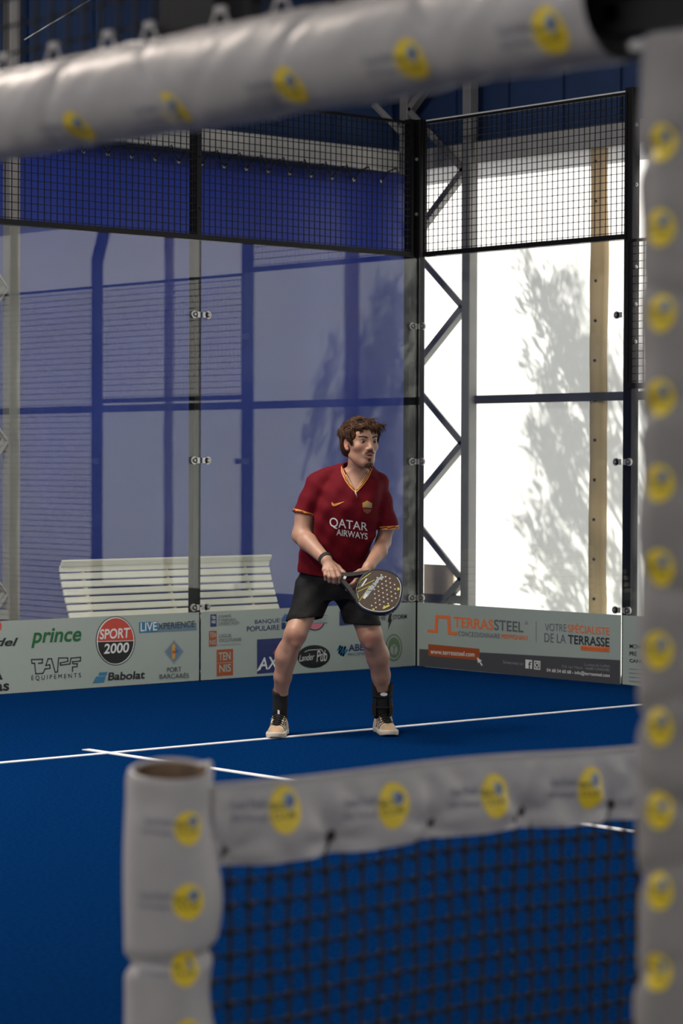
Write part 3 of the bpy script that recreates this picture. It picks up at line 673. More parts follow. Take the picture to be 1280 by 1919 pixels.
for k in range(1, 20):
    pts = []
    for i in range(0, nc*2+1):
        x = .080+i*cell/2; zz = BT(x)-HB-.012-(k-.5)*cell*.97; pts.append((x, .003, zz+(.0035 if i % 2 else -.0015)+.003*noise.noise((x*4, k, 3))))
    mb.tube(pts, rr, 4, None, False)
for i in range(0, min(nc, 60)):
    for k in range(1, 20):
        x = .085+i*cell; zz = BT(x)-HB-.012-(k-.5)*cell*.97; mb.box((x-.0056,-.004,zz-.006),(x+.0056,.007,zz+.006))
mb.build('cord_mesh', mat('net_cord', (.008,.008,.010), .8), net)
# ------------------------------------------------------------------ distance-field modelling for the player
class Field:
    def __init__(s, lo, hi, h):
        s.lo = np.array(lo, np.float32); s.h = h
        s.n = np.ceil((np.array(hi)-np.array(lo))/h).astype(int)+1
        s.F = np.full(s.n, 1.0, np.float32)
    def win(s, lo, hi):
        a = np.clip(np.floor((np.array(lo)-s.lo)/s.h).astype(int), 0, s.n); b = np.clip(np.ceil((np.array(hi)-s.lo)/s.h).astype(int)+1, 0, s.n)
        if np.any(b <= a): return None
        sl_ = tuple(slice(int(x), int(y)) for x, y in zip(a, b))
        ax = [s.lo[i]+s.h*np.arange(a[i], b[i], dtype=np.float32) for i in range(3)]
        return sl_, np.meshgrid(*ax, indexing='ij', sparse=True)
    def put(s, d, sl_, k, op):
        A = s.F[sl_]
        if op == 'sub':
            d = -d
            if k > 0: h = np.clip(.5-.5*(d-A)/-k*-1, 0, 1) if False else np.clip(.5+.5*(d-A)/k, 0, 1); s.F[sl_] = A+(d-A)*h+k*h*(1-h)
            else: s.F[sl_] = np.maximum(A, d)
        else:
            if k > 0: h = np.clip(.5+.5*(A-d)/k, 0, 1); s.F[sl_] = A+(d-A)*h-k*h*(1-h)
            else: s.F[sl_] = np.minimum(A, d)
    def cone(s, a, b, ra, rb, k=.02, op='add', sq=None):
        a = np.array(a, np.float32); b = np.array(b, np.float32); m = max(ra, rb)+k+.03
        W = s.win(np.minimum(a,b)-m, np.maximum(a,b)+m)
        if W is None: return
        sl_, (X,Y,Z_) = W; ba = b-a; L = float(ba@ba)+1e-9
        px, py, pz = X-a[0], Y-a[1], Z_-a[2]
        t = np.clip((px*ba[0]+py*ba[1]+pz*ba[2])/L, 0, 1)
        d = np.sqrt((px-t*ba[0])**2+(py-t*ba[1])**2+(pz-t*ba[2])**2)-(ra+(rb-ra)*t)
        s.put(d, sl_, k, op)
    def path(s, pts, rs, k=.02):
        for i in range(len(pts)-1): s.cone(pts[i], pts[i+1], rs[i], rs[i+1], k)
    def ell(s, c, r, k=.02, op='add', R=None):
        c = np.array(c, np.float32); r = np.array(r, np.float32); m = float(r.max())+k+.03
        W = s.win(c-m, c+m)
        if W is None: return
        sl_, (X,Y,Z_) = W; p = [X-c[0], Y-c[1], Z_-c[2]]
        if R is not None: p = [p[0]*R[0][i]+p[1]*R[1][i]+p[2]*R[2][i] for i in range(3)]   # columns of R are the axes
        k0 = np.sqrt((p[0]/r[0])**2+(p[1]/r[1])**2+(p[2]/r[2])**2)
        k1 = np.sqrt((p[0]/r[0]**2)**2+(p[1]/r[1]**2)**2+(p[2]/r[2]**2)**2)+1e-6
        s.put(k0*(k0-1)/k1, sl_, k, op)
    def slices(s, sec, k=.02, op='add', cap=True):
        """upright loft: sec = rows of z, cx, cy, rx, ry with falling z"""
        sec = np.array(sorted(sec), np.float32); m = .06
        lo = [float((sec[:,1]-sec[:,3]).min())-m, float((sec[:,2]-sec[:,4]).min())-m, float(sec[0,0])-m]
        hi = [float((sec[:,1]+sec[:,3]).max())+m, float((sec[:,2]+sec[:,4]).max())+m, float(sec[-1,0])+m]
        W = s.win(lo, hi); sl_, (X,Y,Z_) = W; z = Z_[0,0,:]
        g = [np.interp(z, sec[:,0], sec[:,i]).astype(np.float32)[None,None,:] for i in range(1,5)]
        for i in range(4):                                   # soften the interpolation
            q = g[i][0,0]; kk = max(1, int(.02/s.h)); q = np.convolve(np.pad(q, kk, mode='edge'), np.ones(2*kk+1)/(2*kk+1), 'valid'); g[i] = q[None,None,:].astype(np.float32)
        p, q = (X-g[0])/g[2], (Y-g[1])/g[3]
        # super-ellipse, flatter front and back
        k0 = (np.abs(p)**2.3+np.abs(q)**2.3)**(1/2.3)
        d = (k0-1)*np.minimum(g[2], g[3])
        if cap: d = np.maximum(d, np.maximum(Z_-sec[-1,0], sec[0,0]-Z_))
        s.put(d, sl_, k, op)
    def cut(s, p, n, lo=None, hi=None, k=0.0):
        """remove what lies beyond the plane through p with outward normal n (inside the window lo..hi)"""
        W = s.win(s.lo if lo is None else lo, s.lo+s.h*s.n if hi is None else hi); sl_, (X,Y,Z_) = W
        n = np.array(n, np.float32); n /= np.linalg.norm(n)
        d = (X-p[0])*n[0]+(Y-p[1])*n[1]+(Z_-p[2])*n[2]
        s.F[sl_] = np.maximum(s.F[sl_], d)
    def ripple(s, fn):
        idx = np.nonzero(np.abs(s.F) < .03); P = [s.lo[i]+s.h*idx[i] for i in range(3)]
        s.F[idx] += fn(*P).astype(np.float32)
    def shell(s, t): s.F = np.maximum(s.F, -(s.F+t))
    def mesh(s, smooth=1):
        F = s.F; h = s.h; I = F < 0
        c = I[:-1,:-1,:-1].astype(np.int8)
        c = sum(I[dx:I.shape[0]-1+dx, dy:I.shape[1]-1+dy, dz:I.shape[2]-1+dz].astype(np.int8) for dx in (0,1) for dy in (0,1) for dz in (0,1))
        act = (c > 0) & (c < 8); ii = np.stack(np.nonzero(act), 1); num = np.full(act.shape, -1, np.int32); num[tuple(ii.T)] = np.arange(len(ii))
        acc = np.zeros((len(ii),3)); cnt = np.zeros(len(ii))
        cor = [(dx,dy,dz) for dx in (0,1) for dy in (0,1) for dz in (0,1)]
        for a in cor:
            for ax in range(3):
                if a[ax]: continue
                b = list(a); b[ax] = 1
                fa = F[ii[:,0]+a[0], ii[:,1]+a[1], ii[:,2]+a[2]]; fb = F[ii[:,0]+b[0], ii[:,1]+b[1], ii[:,2]+b[2]]
                x = (fa < 0) != (fb < 0); t = np.where(x, fa/np.where(x, fa-fb, 1), 0)
                q = np.tile(np.array(a, float), (len(ii),1)); q[:,ax] = t
                acc[x] += q[x]; cnt[x] += 1
        V = s.lo+h*(ii+acc/cnt[:,None]); quads = []
        for ax in range(3):
            sa = [slice(None)]*3; sb = [slice(None)]*3; sa[ax] = slice(0,-1); sb[ax] = slice(1,None)
            A, B = I[tuple(sa)], I[tuple(sb)]; e = np.stack(np.nonzero(A != B), 1); inside = A[tuple(e.T)]
            u, v = (ax+1)%3, (ax+2)%3; ok = (e[:,u] > 0) & (e[:,v] > 0) & (e[:,u] < num.shape[u]) & (e[:,v] < num.shape[v]); e = e[ok]; inside = inside[ok]
            def cell(du, dv): q = e.copy(); q[:,u] -= du; q[:,v] -= dv; return num[tuple(q.T)]
            q = np.stack([cell(1,1), cell(0,1), cell(0,0), cell(1,0)], 1); q[~inside] = q[~inside][:,::-1]; quads.append(q)
        Q = np.concatenate(quads); Q = Q[(Q >= 0).all(1)]
        for _ in range(smooth):
            s_ = np.zeros_like(V); n_ = np.zeros(len(V))
            for a, b in ((0,1),(1,2),(2,3),(3,0)):
                np.add.at(s_, Q[:,a], V[Q[:,b]]); np.add.at(n_, Q[:,a], 1); np.add.at(s_, Q[:,b], V[Q[:,a]]); np.add.at(n_, Q[:,b], 1)
            V = V*.5+.5*s_/np.maximum(n_,1)[:,None]
        return V, Q
def np_mesh(name, V, Q, mats, parent, mi=None, smooth=True):
    me = bpy.data.meshes.new(name); me.from_pydata([tuple(v) for v in V.tolist()], [], [tuple(q) for q in Q.tolist()])
    for m in mats: me.materials.append(m)
    if mi is not None: me.polygons.foreach_set('material_index', np.asarray(mi, np.int32))
    me.polygons.foreach_set('use_smooth', [smooth]*len(Q)); me.update()
    o = bpy.data.objects.new(name, me); COL.objects.link(o); o.parent = parent; return o
def BV(V, Q): return BVHTree.FromPolygons([tuple(v) for v in V.tolist()], [tuple(q) for q in Q.tolist()])

# ------------------------------------------------------------------ the player
PP = np.array([-3.655, -3.237, 0.0])
LX = np.array([math.sin(YAW), -math.cos(YAW), 0]); LYv = np.array([math.cos(YAW), math.sin(YAW), 0])   # local x = to the right, y = away from the net side
def J(px, py, D):
    """local place of a pixel at D metres in front of the player's own plane"""
    d = FW+(px-640)/FPX*RT-(py-959.5)/FPX*UP
    t = ((PP-CAM)@LYv-D)/(d@LYv); q = CAM+t*d-PP
    return np.array([q@LX, q@LYv, q[2]])
man = tag(empty('person', PP, YAW-math.pi/2), 'person in dark red football shirt and black shorts, standing ready with a padel racket', 'person')

# materials
def skin_mat():
    m = mat('skin', (.40,.22,.148), .5, var=.10, scale=18, bump=.04, bscale=120); nt = m.node_tree; b = nt.nodes['Principled BSDF']
    b.inputs['Subsurface Weight'].default_value = .12; b.inputs['Subsurface Radius'].default_value = (.012,.005,.003); b.inputs['Subsurface Scale'].default_value = .6
    at_ = nt.nodes.new('ShaderNodeAttribute'); at_.attribute_name = 'tint'
    mx = nt.nodes.new('ShaderNodeMix'); mx.data_type = 'RGBA'; mx.blend_type = 'MULTIPLY'; mx.inputs[0].default_value = 1
    src = b.inputs['Base Color'].links[0].from_socket; nt.links.new(src, mx.inputs[6]); nt.links.new(at_.outputs['Color'], mx.inputs[7]); nt.links.new(mx.outputs[2], b.inputs['Base Color'])
    return m
skin = skin_mat()
shirt_m = mat('maroon_jersey', (.118,.003,.009), .8, var=.12, scale=30, bump=.10, bscale=400, spec=.15)
short_m = mat('black_shorts', (.0075,.0075,.008), .8, var=.25, scale=20, bump=.15, bscale=60, spec=.25)
sock_m = mat('black_sock', (.007,.007,.008), .9, var=.2, scale=60, bump=.3, bscale=300)
hair_m = mat('brown_hair', (.042,.019,.009), .6, var=.35, scale=40, spec=.18)
hair_l = mat('brown_hair_light', (.085,.038,.016), .6, var=.35, scale=40, spec=.18)
orange_t = mat('orange_trim', (.62,.25,.04), .6); red_t = mat('red_trim', (.10,.004,.01), .7); white_t = mat('white_print', (.75,.75,.75), .55)
lip = 1

h = .0036
fl = Field(J(482,1392,.40)*[1,1,0]+[0,-.0,-.01], J(775,770,-.42)+[.0,0,.0], h)
B = fl
# legs: viewer's left (A), viewer's right (B)
hipA, kneeA, calfA, lowA, ankA = J(585,1105,-.10), J(554,1188,.05), J(536,1230,-.005), J(530,1268,-.05), J(526,1300,-.115)
hipB, kneeB, calfB, lowB, ankB = J(664,1105,-.14), J(694,1190,-.06), J(708,1230,-.135), J(714,1266,-.19), J(717,1298,-.235)
def leg(hp, kn, cf, lw, an, rk, rc, sgn):
    B.cone(hp, kn, .076, rk+.002, .02)
    B.cone(kn, cf, rk-.002, rc, .02); B.cone(cf, lw, rc, rc*.82, .02); B.cone(lw, an, rc*.82, .037, .02); B.cone(an, an+[0,0.012,-.14], .035, .030, .02)
    B.ell(kn+[0,-.029,.006], (.030,.024,.038), .03)                                     # knee cap
    B.ell(kn+[sgn*.006,-.036,-.045], (.016,.014,.024), .025)
    B.ell(cf+[0,.024,.01], (.046,.038,.085), .03)                                # calf muscle
    B.cone(kn+[0,-.03,-.05], lw+[0,-.032,0], .018, .012, .02)                            # shin
leg(hipA, kneeA, calfA, lowA, ankA, .058, .056, 1); leg(hipB, kneeB, calfB, lowB, ankB, .062, .060, -1)
# trunk
def zc(py, D=0): return float(J(640,py,D)[2])
def row(py, xl, xr, D, ry, grow=0.0):
    a, b = J(xl,py,D), J(xr,py,D); return (a[2], (a[0]+b[0])/2, a[1], (b[0]-a[0])/2+grow, ry+grow)
trunk = [(885,628,706,.03,.085),(915,600,716,.035,.112),(950,592,711,.04,.122),(985,580,706,.01,.122),(1020,567,694,-.02,.118),(1050,561,690,-.05,.116),(1075,560,690,-.08,.118),(1092,560,692,-.10,.122)]
B.slices([row(*r, grow=-.017) for r in trunk]+[row(1118,570,690,-.11,.115,-.012)], .02)
neck0, neck1 = J(671,906,.02), J(672,862,.085)
B.cone(neck0, neck1, .062, .056, .03); B.cone(J(600,905,.03), J(668,893,.03), .045, .055, .03); B.cone(J(706,910,.0), J(672,893,.03), .043, .055, .03)
B.cone(J(668,897,.07), J(668,930,.10), .035, .05, .03)                                   # chest in the neckline
# arms
shA, elA, wrA = J(592,910,.03), J(565,1003,.07), J(611,1050,.265)
shB, elB, wrB = J(710,915,.0), J(718,1016,-.02), J(691,1062,.20)
B.cone(shA, J(570,968,.052), .047, .045, .02); B.cone(J(570,968,.052), elA, .046, .049, .02); B.cone(elA, J(577,1016,.13), .048, .047, .02); B.cone(J(577,1016,.13), wrA, .047, .031, .02)
B.cone(shB, J(725,985,-.012), .043, .040, .02); B.cone(J(725,985,-.012), elB, .040, .040, .02); B.cone(elB, J(711,1033,.06), .038, .040, .02); B.cone(J(711,1033,.06), wrB, .040, .029, .02)
B.cone(elA+[0,.02,0], elA+[0,.03,.0], .025, .02, .02); B.cone(elB+[.01,.02,-.005], elB+[.012,.02,-.006], .025, .022, .02)
# hand A closed round the grip, back of the hand to the camera
def finger(pts, rs, k=.006):
    for i in range(len(pts)-1): B.cone(pts[i], pts[i+1], rs[i], rs[i+1], k)
palmA = J(620,1065,.295)
B.cone(wrA, palmA, .028, .026, .015)
for x, y, D in ((631,1069,.315),(623,1070,.322),(615,1070,.318),(608,1068,.308)): B.cone(J(614,1055,.275), J(x,y,D), .022, .0145, .008)
fA = [((632,1070,.318),(636,1080,.338),(636,1090,.326),(632,1093,.300)),((624,1071,.325),(627,1082,.345),(627,1090.5,.330),(624,1092,.303)),
      ((616,1071,.320),(618,1081,.340),(618,1088.5,.326),(617,1090,.300)),((608.5,1069,.310),(610,1078,.328),(610.5,1085,.315),(610,1086.5,.292))]
for i, q in enumerate(fA): finger([J(*p) for p in q], [r*(1,1.02,1,.88)[i] for r in (.0125,.0118,.0108,.0092)], .004)
finger([J(622,1056,.262), J(634,1064,.258), J(643,1073,.275), J(648,1079,.292)], [.017,.0135,.0125,.0105], .008)  # thumb behind the grip
# hand B, palm up under the throat of the racket
palmB = J(682,1074,.235)
B.cone(wrB, palmB, .027, .026, .015); B.ell(palmB, (.040,.034,.020), .012)
finger([J(686,1068,.225), J(674,1071,.262), J(664,1076,.292), J(655,1079,.305)], [.0175,.014,.012,.0105], .006)     # thumb along the throat
fBp = [((674,1079,.232),(666,1089,.225),(660,1095,.236),(655,1097,.250)),((678,1083,.228),(667,1095,.215),(657,1101,.228),(650,1105,.250)),
       ((683,1086,.222),(675,1098,.208),(666,1106,.216),(659,1110,.232)),((688,1086,.216),(684,1098,.204),(677,1106,.208),(671,1110,.222))]
for i, q in enumerate(fBp): finger([J(*p) for p in q], [r*(1,1.02,1,.9)[i] for r in (.0125,.0115,.0105,.009)], .004)

# head: s = towards his left ear, f = out of the face, z = up
HC = J(676.5,832,.135); HY = math.radians(29); HS = 1.0
hs = np.array([math.cos(HY), math.sin(HY), 0]); hf = np.array([math.sin(HY), -math.cos(HY), 0]); hz = np.array([0,0,1.0])
pt_ = math.radians(-1); hf2 = hf*math.cos(pt_)-hz*math.sin(pt_); hz2 = hz*math.cos(pt_)+hf*math.sin(pt_); RL = math.radians(-2)
hf, hz = hf2, hz2
HR = np.stack([hs, hf, hz], 1)
def H(s, f, z): return HC+hs*s+hf*f+hz*z
def hell(c, r, k=.02, op='add'): B.ell(H(*c), r, k, op, HR)
hell((0,-.014,.036), (.081,.102,.086), .01)
hell((0,.028,-.020), (.066,.066,.086), .03)
hell((0,.030,-.078), (.054,.052,.044), .025)
hell((0,.068,-.104), (.023,.020,.019), .022)
B.cone(H(-.052,-.005,-.062), H(-.018,.062,-.104), .020, .018, .025); B.cone(H(.052,-.005,-.062), H(.018,.062,-.104), .020, .018, .025)
hell((0,.062,.055), (.056,.030,.040), .03)
B.cone(H(-.034,.078,.029), H(.034,.078,.029), .0115, .0115, .014)
for s_ in (-1,1):
    hell((s_*.047,.056,-.016), (.022,.022,.020), .02)
    hell((s_*.034,.100,.0105), (.0165,.016,.0105), .008, 'sub')
B.cone(H(0,.084,.022), H(0,.106,-.022), .0085, .0125, .010); hell((0,.107,-.026), (.0125,.0125,.0105), .006)
for s_ in (-1,1): hell((s_*.0135,.096,-.030), (.0085,.0115,.0085), .006); hell((s_*.0075,.101,-.0385), (.0042,.006,.004), .003, 'sub')
hell((0,.081,-.056), (.032,.018,.024), .014)
B.cone(H(-.023,.086,-.0570), H(0,.0955,-.0540), .0046, .0060, .006); B.cone(H(.023,.086,-.0570), H(0,.0955,-.0540), .0046, .0060, .006)
B.cone(H(-.018,.0875,-.0705), H(0,.0925,-.0725), .0056, .0068, .006); B.cone(H(.018,.0875,-.0705), H(0,.0925,-.0725), .0056, .0068, .006)
B.cone(H(-.018,.0955,-.0640), H(.018,.0955,-.0640), .0040, .0040, .002, 'sub'); B.cone(H(-.008,.0985,-.0640), H(.008,.0985,-.0640), .0046, .0046, .002, 'sub')
for s_ in (-1,1):
    hell((s_*.079,-.016,.000), (.011,.021,.034), .006); hell((s_*.090,-.012,.004), (.009,.011,.020), .005, 'sub'); hell((s_*.080,-.004,-.028), (.008,.010,.010), .005)
V, Q = fl.mesh(1)
body = np_mesh('body', V, Q, [skin], man)
# pigment: lips, ears, beard shadow, knees; mouth gap and eye sockets darker
Rl = (V-HC)@HR; s_, f_, z_ = Rl.T
tint = np.ones((len(V),4)); hd = z_ > -.15
def blob(c, r, col, pw=1.0):
    q = ((s_-c[0])/r[0])**2+((f_-c[1])/r[1])**2+((z_-c[2])/r[2])**2; a = np.clip(1.25-q, 0, 1)**pw; a[~hd] = 0
    tint[:,:3] = tint[:,:3]*(1-a[:,None])+tint[:,:3]*np.array(col)*a[:,None]
blob((0,.100,-.0725),(.021,.016,.0075),(1.12,.70,.68)); blob((0,.102,-.054),(.022,.016,.0055),(1.0,.62,.60)); blob((0,.090,-.0640),(.021,.016,.0042),(.18,.10,.10))
blob((0,.09,-.044),(.034,.03,.014),(.62,.55,.50)); blob((0,.08,-.105),(.046,.04,.026),(.66,.60,.56)); blob((0,.088,-.087),(.014,.02,.012),(.60,.54,.5))
for sg in (-1,1):
    blob((sg*.05,.02,-.07),(.03,.06,.05),(.86,.82,.80)); blob((sg*.045,.065,-.022),(.025,.03,.02),(1.06,.86,.84)); blob((sg*.082,-.016,0),(.02,.03,.04),(1.08,.84,.82)); blob((sg*.034,.085,.012),(.022,.03,.014),(.80,.70,.70))
for kn in (kneeA, kneeB):
    q = ((V-kn-[0,-.05,-.02])/[.05,.04,.06]); a = np.clip(1.2-(q**2).sum(1), 0, 1)[:,None]; tint[:,:3] *= 1-a*np.array([.06,.18,.2])
ca = body.data.color_attributes.new('tint', 'FLOAT_COLOR', 'POINT'); ca.data.foreach_set('color', tint.astype(np.float32).ravel())
bodyV = BV(V, Q)
def onto(bv, px, py, D0=1.0, lift=.0, fb=None):
    """nearest surface the line of sight meets, moved towards the viewer"""
    a = J(px,py,D0); b = J(px,py,-.5); d = Vector(b-a).normalized(); hit = bv.ray_cast(Vector(a), d)
    if hit[0] is None: return np.array(fb) if fb is not None else None
    return np.array(hit[0]-d*lift)

# eyes with lids
eye_w = mat('eye_white', (.38,.34,.32), .5, var=.02); iris_m = mat('iris', (.016,.012,.010), .5, spec=.15); lid_m = mat('eyelid', (.25,.125,.09), .5, var=.05)
for sg in (-1,1):
    c = H(sg*.034, .0735, .0105); R_ = .0140; mb = MB(); vs = []; fs = []; n, m_ = 16, 20
    gaze = hf*.92+hs*.36-hz*.02; gaze /= np.linalg.norm(gaze); g1 = np.cross(gaze, hz); g1 /= np.linalg.norm(g1); g2 = np.cross(g1, gaze)
    for i in range(n+1):
        ph = math.pi*i/n
        for j in range(m_): th = 2*math.pi*j/m_; vs.append(c+R_*(gaze*math.cos(ph)+(g1*math.cos(th)+g2*math.sin(th))*math.sin(ph)))
    for i in range(n): mb.add([vs[i*m_+j] for j in range(m_)]+[vs[(i+1)*m_+j] for j in range(m_)], [(j,(j+1)%m_,m_+(j+1)%m_,m_+j) for j in range(m_)], iris_m if i < 4 else eye_w, True)
    e_ = mb.build('eye', None, man)
    mb = MB()
    for up_, a0, a1 in ((1,14,95),(-1,16,95)):
        vs = []; n = 8; m_ = 14
        for i in range(n+1):
            el = math.radians(a0+(a1-a0)*i/n)*up_
            for j in range(m_+1):
                az = math.radians(-88+176*j/m_); drop = math.cos(az)
                e2 = el*drop+(1-drop)*.12*up_; r_ = R_*1.10
                vs.append(c+r_*(hf*math.cos(az)*math.cos(e2)+hs*math.sin(az)*math.cos(e2)+hz*math.sin(e2)))
        mb.add(vs, [(i*(m_+1)+j, i*(m_+1)+j+1, (i+1)*(m_+1)+j+1, (i+1)*(m_+1)+j) for i in range(n) for j in range(m_)], lid_m, True)
    mb.build('eyelid', None, e_)
# brows, moustache, chin tuft: short hairs laid on the face
rng = random.Random(11)
def tuft(name, area, n, dirf, ln, rad, m):
    mb = MB()
    for k in range(n):
        s0, z0 = area(); a = H(s0,.20,z0); hit = bodyV.ray_cast(Vector(a), Vector(-hf))
        if hit[0] is None: continue
        p = np.array(hit[0]); nn = np.array(hit[1]); d = dirf(s0,z0); d = hs*d[0]+hz*d[1]; d = d-nn*(d@nn); d /= np.linalg.norm(d)+1e-9
        l = ln*rng.uniform(.7,1.3); mb.tube([p+nn*.0005, p+nn*.0022+d*l*.5, p+nn*.0018+d*l], [rad,rad*.9,rad*.3], 4, m, False)
    return mb.build(name, None, man)
for sg in (-1,1):
    def ar(sg=sg):
        t = rng.random(); return (sg*(.014+.040*t), .0305+.0065*math.sin(t*2.5)+rng.uniform(-.0035,.0035)*(1-.5*t))
    tuft('eyebrow', ar, 130, lambda s,z: (sg*.9,.2), .009, .0008, hair_m)
def ar():
    t = rng.uniform(-1,1); return (t*.025, -.0440+.003*(1-abs(t))-.006*abs(t)+rng.uniform(-.0035,.003))
tuft('moustache', ar, 170, lambda s,z: (1.0 if s > 0 else -1.0, -.45), .007, .0006, hair_l)
def ar():
    a = rng.random()*2*math.pi; q = math.sqrt(rng.random()); return (.026*q*math.cos(a), -.112+.014*q*math.sin(a)) if rng.random() < .75 else (rng.uniform(-.008,.008), -.086+rng.uniform(-.005,.004))
tuft('chin_beard', ar, 150, lambda s,z: (s*8,-1.0), .006, .0006, hair_l)

# hair: a full cap plus swept locks
hf_ = Field(HC-np.array([.16,.17,.09]), HC+np.array([.16,.17,.17]), .0034)
hf_.ell(H(0,-.022,.048), (.097,.116,.094), .0, 'add', HR); hf_.ell(H(0,-.062,-.010), (.078,.068,.070), .02, 'add', HR)
hf_.ell(H(0,.030,.086), (.070,.062,.040), .02, 'add', HR)
hf_.ell(H(-.030,.060,.082), (.040,.036,.022), .015, 'add', HR); hf_.ell(H(.035,.064,.080), (.036,.036,.024), .015, 'add', HR)
hf_.cut(H(0,.066,.050), hf*.80-hz*.62)                     # hairline over the forehead
hf_.cut(H(0,.046,.0), hf)if False else None
def side(c, r, k=.004): hf_.ell(H(*c), r, k, 'sub', HR)
side((0,.085,-.020), (.10,.088,.068))                      # face
side((-.110,.046,-.024), (.05,.035,.05)); side((.110,.046,-.024), (.05,.035,.05))
side((-.096,-.010,-.010), (.032,.030,.042)); side((.096,-.010,-.010), (.032,.030,.042))
hf_.cut(H(0,-.08,-.055), -hz+hf*.35)
def wob(X,Y,Z_):
    s = (X-HC[0])*hs[0]+(Y-HC[1])*hs[1]+(Z_-HC[2])*hs[2]; f = (X-HC[0])*hf[0]+(Y-HC[1])*hf[1]+(Z_-HC[2])*hf[2]; z = (X-HC[0])*hz[0]+(Y-HC[1])*hz[1]+(Z_-HC[2])*hz[2]
    return .0028*np.sin(s*190+9*np.sin(f*30)+z*60)+.002*np.sin(s*310-f*70+z*120)+.003*np.sin(f*60+s*40)
hf_.ripple(wob)
VH, QH = hf_.mesh(0)
hair = np_mesh('hair', VH, QH, [hair_m, hair_l], man, (np.sin((VH[QH[:,0]]@hs)*160+(VH[QH[:,0]]@hf)*40) > .75).astype(int))
hbv = BV(VH, QH); mb = MB()
def lock(pts, r, m): mb.tube(pts, [r*(.55+.9*math.sin(math.pi*min(1,(i+.6)/len(pts))))*(1-.8*(i/(len(pts)-1))**3) for i in range(len(pts))], 5, m, True)
def bez(a, b, c, n=7): return [(1-t)**2*a+2*t*(1-t)*b+t*t*c for t in np.linspace(0,1,n)]
for k in range(520):                                       # locks lying on the crown, swept forward and to his left
    s0 = rng.uniform(-.092,.080); f0 = rng.uniform(-.115,.055); pts = []; sw = rng.uniform(.004,.030); lf = rng.uniform(.001,.006); ln_h = rng.uniform(.035,.065)
    for i in range(7):
        t = i/6; a = H(s0+sw*t*t, f0+ln_h*t, .30); hit = hbv.ray_cast(Vector(a), Vector(-hz))
        if hit[0] is None or abs((np.array(hit[0])-HC)@hz) < .03: break
        pts.append(np.array(hit[0])+hz*lf*math.sin(math.pi*.5*(t+.2)))
    if len(pts) == 7:
        q = np.array(pts)
        for _ in range(3): q[1:-1] = (q[:-2]+2*q[1:-1]+q[2:])/4
        lock(list(q), rng.uniform(.0012,.0026), hair_l if rng.random() < .35 else hair_m)
for k in range(90):                                        # locks over the temples
    sg = rng.choice((-1,1)); s0 = sg*rng.uniform(.045,.078); a = H(s0,.045+rng.uniform(-.03,.012),.108-abs(s0)*.25); tip = H(s0*1.02+.004,.068-abs(s0)*.35+rng.uniform(-.004,.008),rng.uniform(.020,.046)); c = H(s0*1.16,.072-abs(s0)*.2,.085)
    lock(bez(a,c,tip), rng.uniform(.0013,.0026), hair_l if rng.random() < .35 else hair_m)
for k in range(26):                                        # stray tips above the crown
    s0 = rng.uniform(-.05,.06); f0 = rng.uniform(-.04,.05); a = H(s0,f0,.118); tip = H(s0+rng.uniform(.0,.02),f0+rng.uniform(.02,.04),.134+rng.uniform(-.004,.010)); c = H(s0,f0+.008,.134)
    lock(bez(a,c,tip), rng.uniform(.0008,.0016), hair_m)
for k in range(110):                                       # fringe falling on the forehead
    s0 = rng.uniform(-.062,.066); a = H(s0,.052+rng.uniform(-.012,.012),.112-.25*s0*s0*10); tip_z = rng.uniform(.032,.070)+(.026 if abs(s0+.028) < .018 else 0)
    tip = H(s0+rng.uniform(.0,.022),.094+rng.uniform(-.006,.006)-abs(s0)**2*5, tip_z); c = H(s0+.006,.108,.100)
    lock(bez(a,c,tip), rng.uniform(.0014,.0030), hair_l if rng.random() < .3 else hair_m)
for k in range(60):                                        # wisps standing off on his left
    s0 = rng.uniform(.02,.070); a = H(s0,.04+rng.uniform(-.02,.03),.098); tip = H(s0+rng.uniform(.020,.052),.085+rng.uniform(-.03,.03),rng.uniform(.050,.098)); c = H(s0+.022,.088,.116)
    lock(bez(a,c,tip), rng.uniform(.0011,.0024), hair_m if rng.random() < .7 else hair_l)
for k in range(70):                                        # sides and sideburns
    sg = rng.choice((-1,1)); f0 = rng.uniform(-.09,.042); a = H(sg*.090,f0,rng.uniform(.04,.09)); tip = H(sg*(.088 if f0 < .01 else .074),f0+.014,rng.uniform(-.022,.01) if f0 > .018 else rng.uniform(.018,.04)); c = H(sg*.102,f0,.045)
    lock(bez(a,c,tip,5), rng.uniform(.0016,.003), hair_m)
mb.build('lock', None, hair)

# ---- shirt
fl = Field(J(538,1102,.30)+[0,0,-.02], J(765,855,-.30)+[0,0,.02], .0034); B = fl
fl.slices([row(*r, grow=.004) for r in trunk[:-1]]+[row(1090,556,690,-.085,.128)]+[row(878,645,694,.02,.06)], .01)
slA, slB = J(568,964,.045), J(727,992,-.01)
fl.cone(shA+[.004,0,-.004], slA, .064, .060, .035); fl.cone(shB+[-.004,0,-.004], slB, .058, .060, .035)
fl.cone(J(597,898,.02), J(664,884,.02), .048, .066, .03); fl.cone(J(712,903,-.005), J(676,884,.02), .046, .064, .03)
# folds
def folds(X,Y,Z_):
    return (.0030*np.sin(X*34+Z_*16+2*np.sin(Z_*9))*np.clip((1.15-Z_)/.25,0,1) + .0026*np.sin(X*58-Z_*31+1.3)*np.clip((Z_-.85)/.2,0,1)
            + .0020*np.sin(Z_*62+X*24+3*np.sin(X*11)) + .0035*np.sin(X*24+1)*np.clip((.80-Z_)/.2+.3,0,1))
fl.ripple(folds)
fl.shell(.0085)
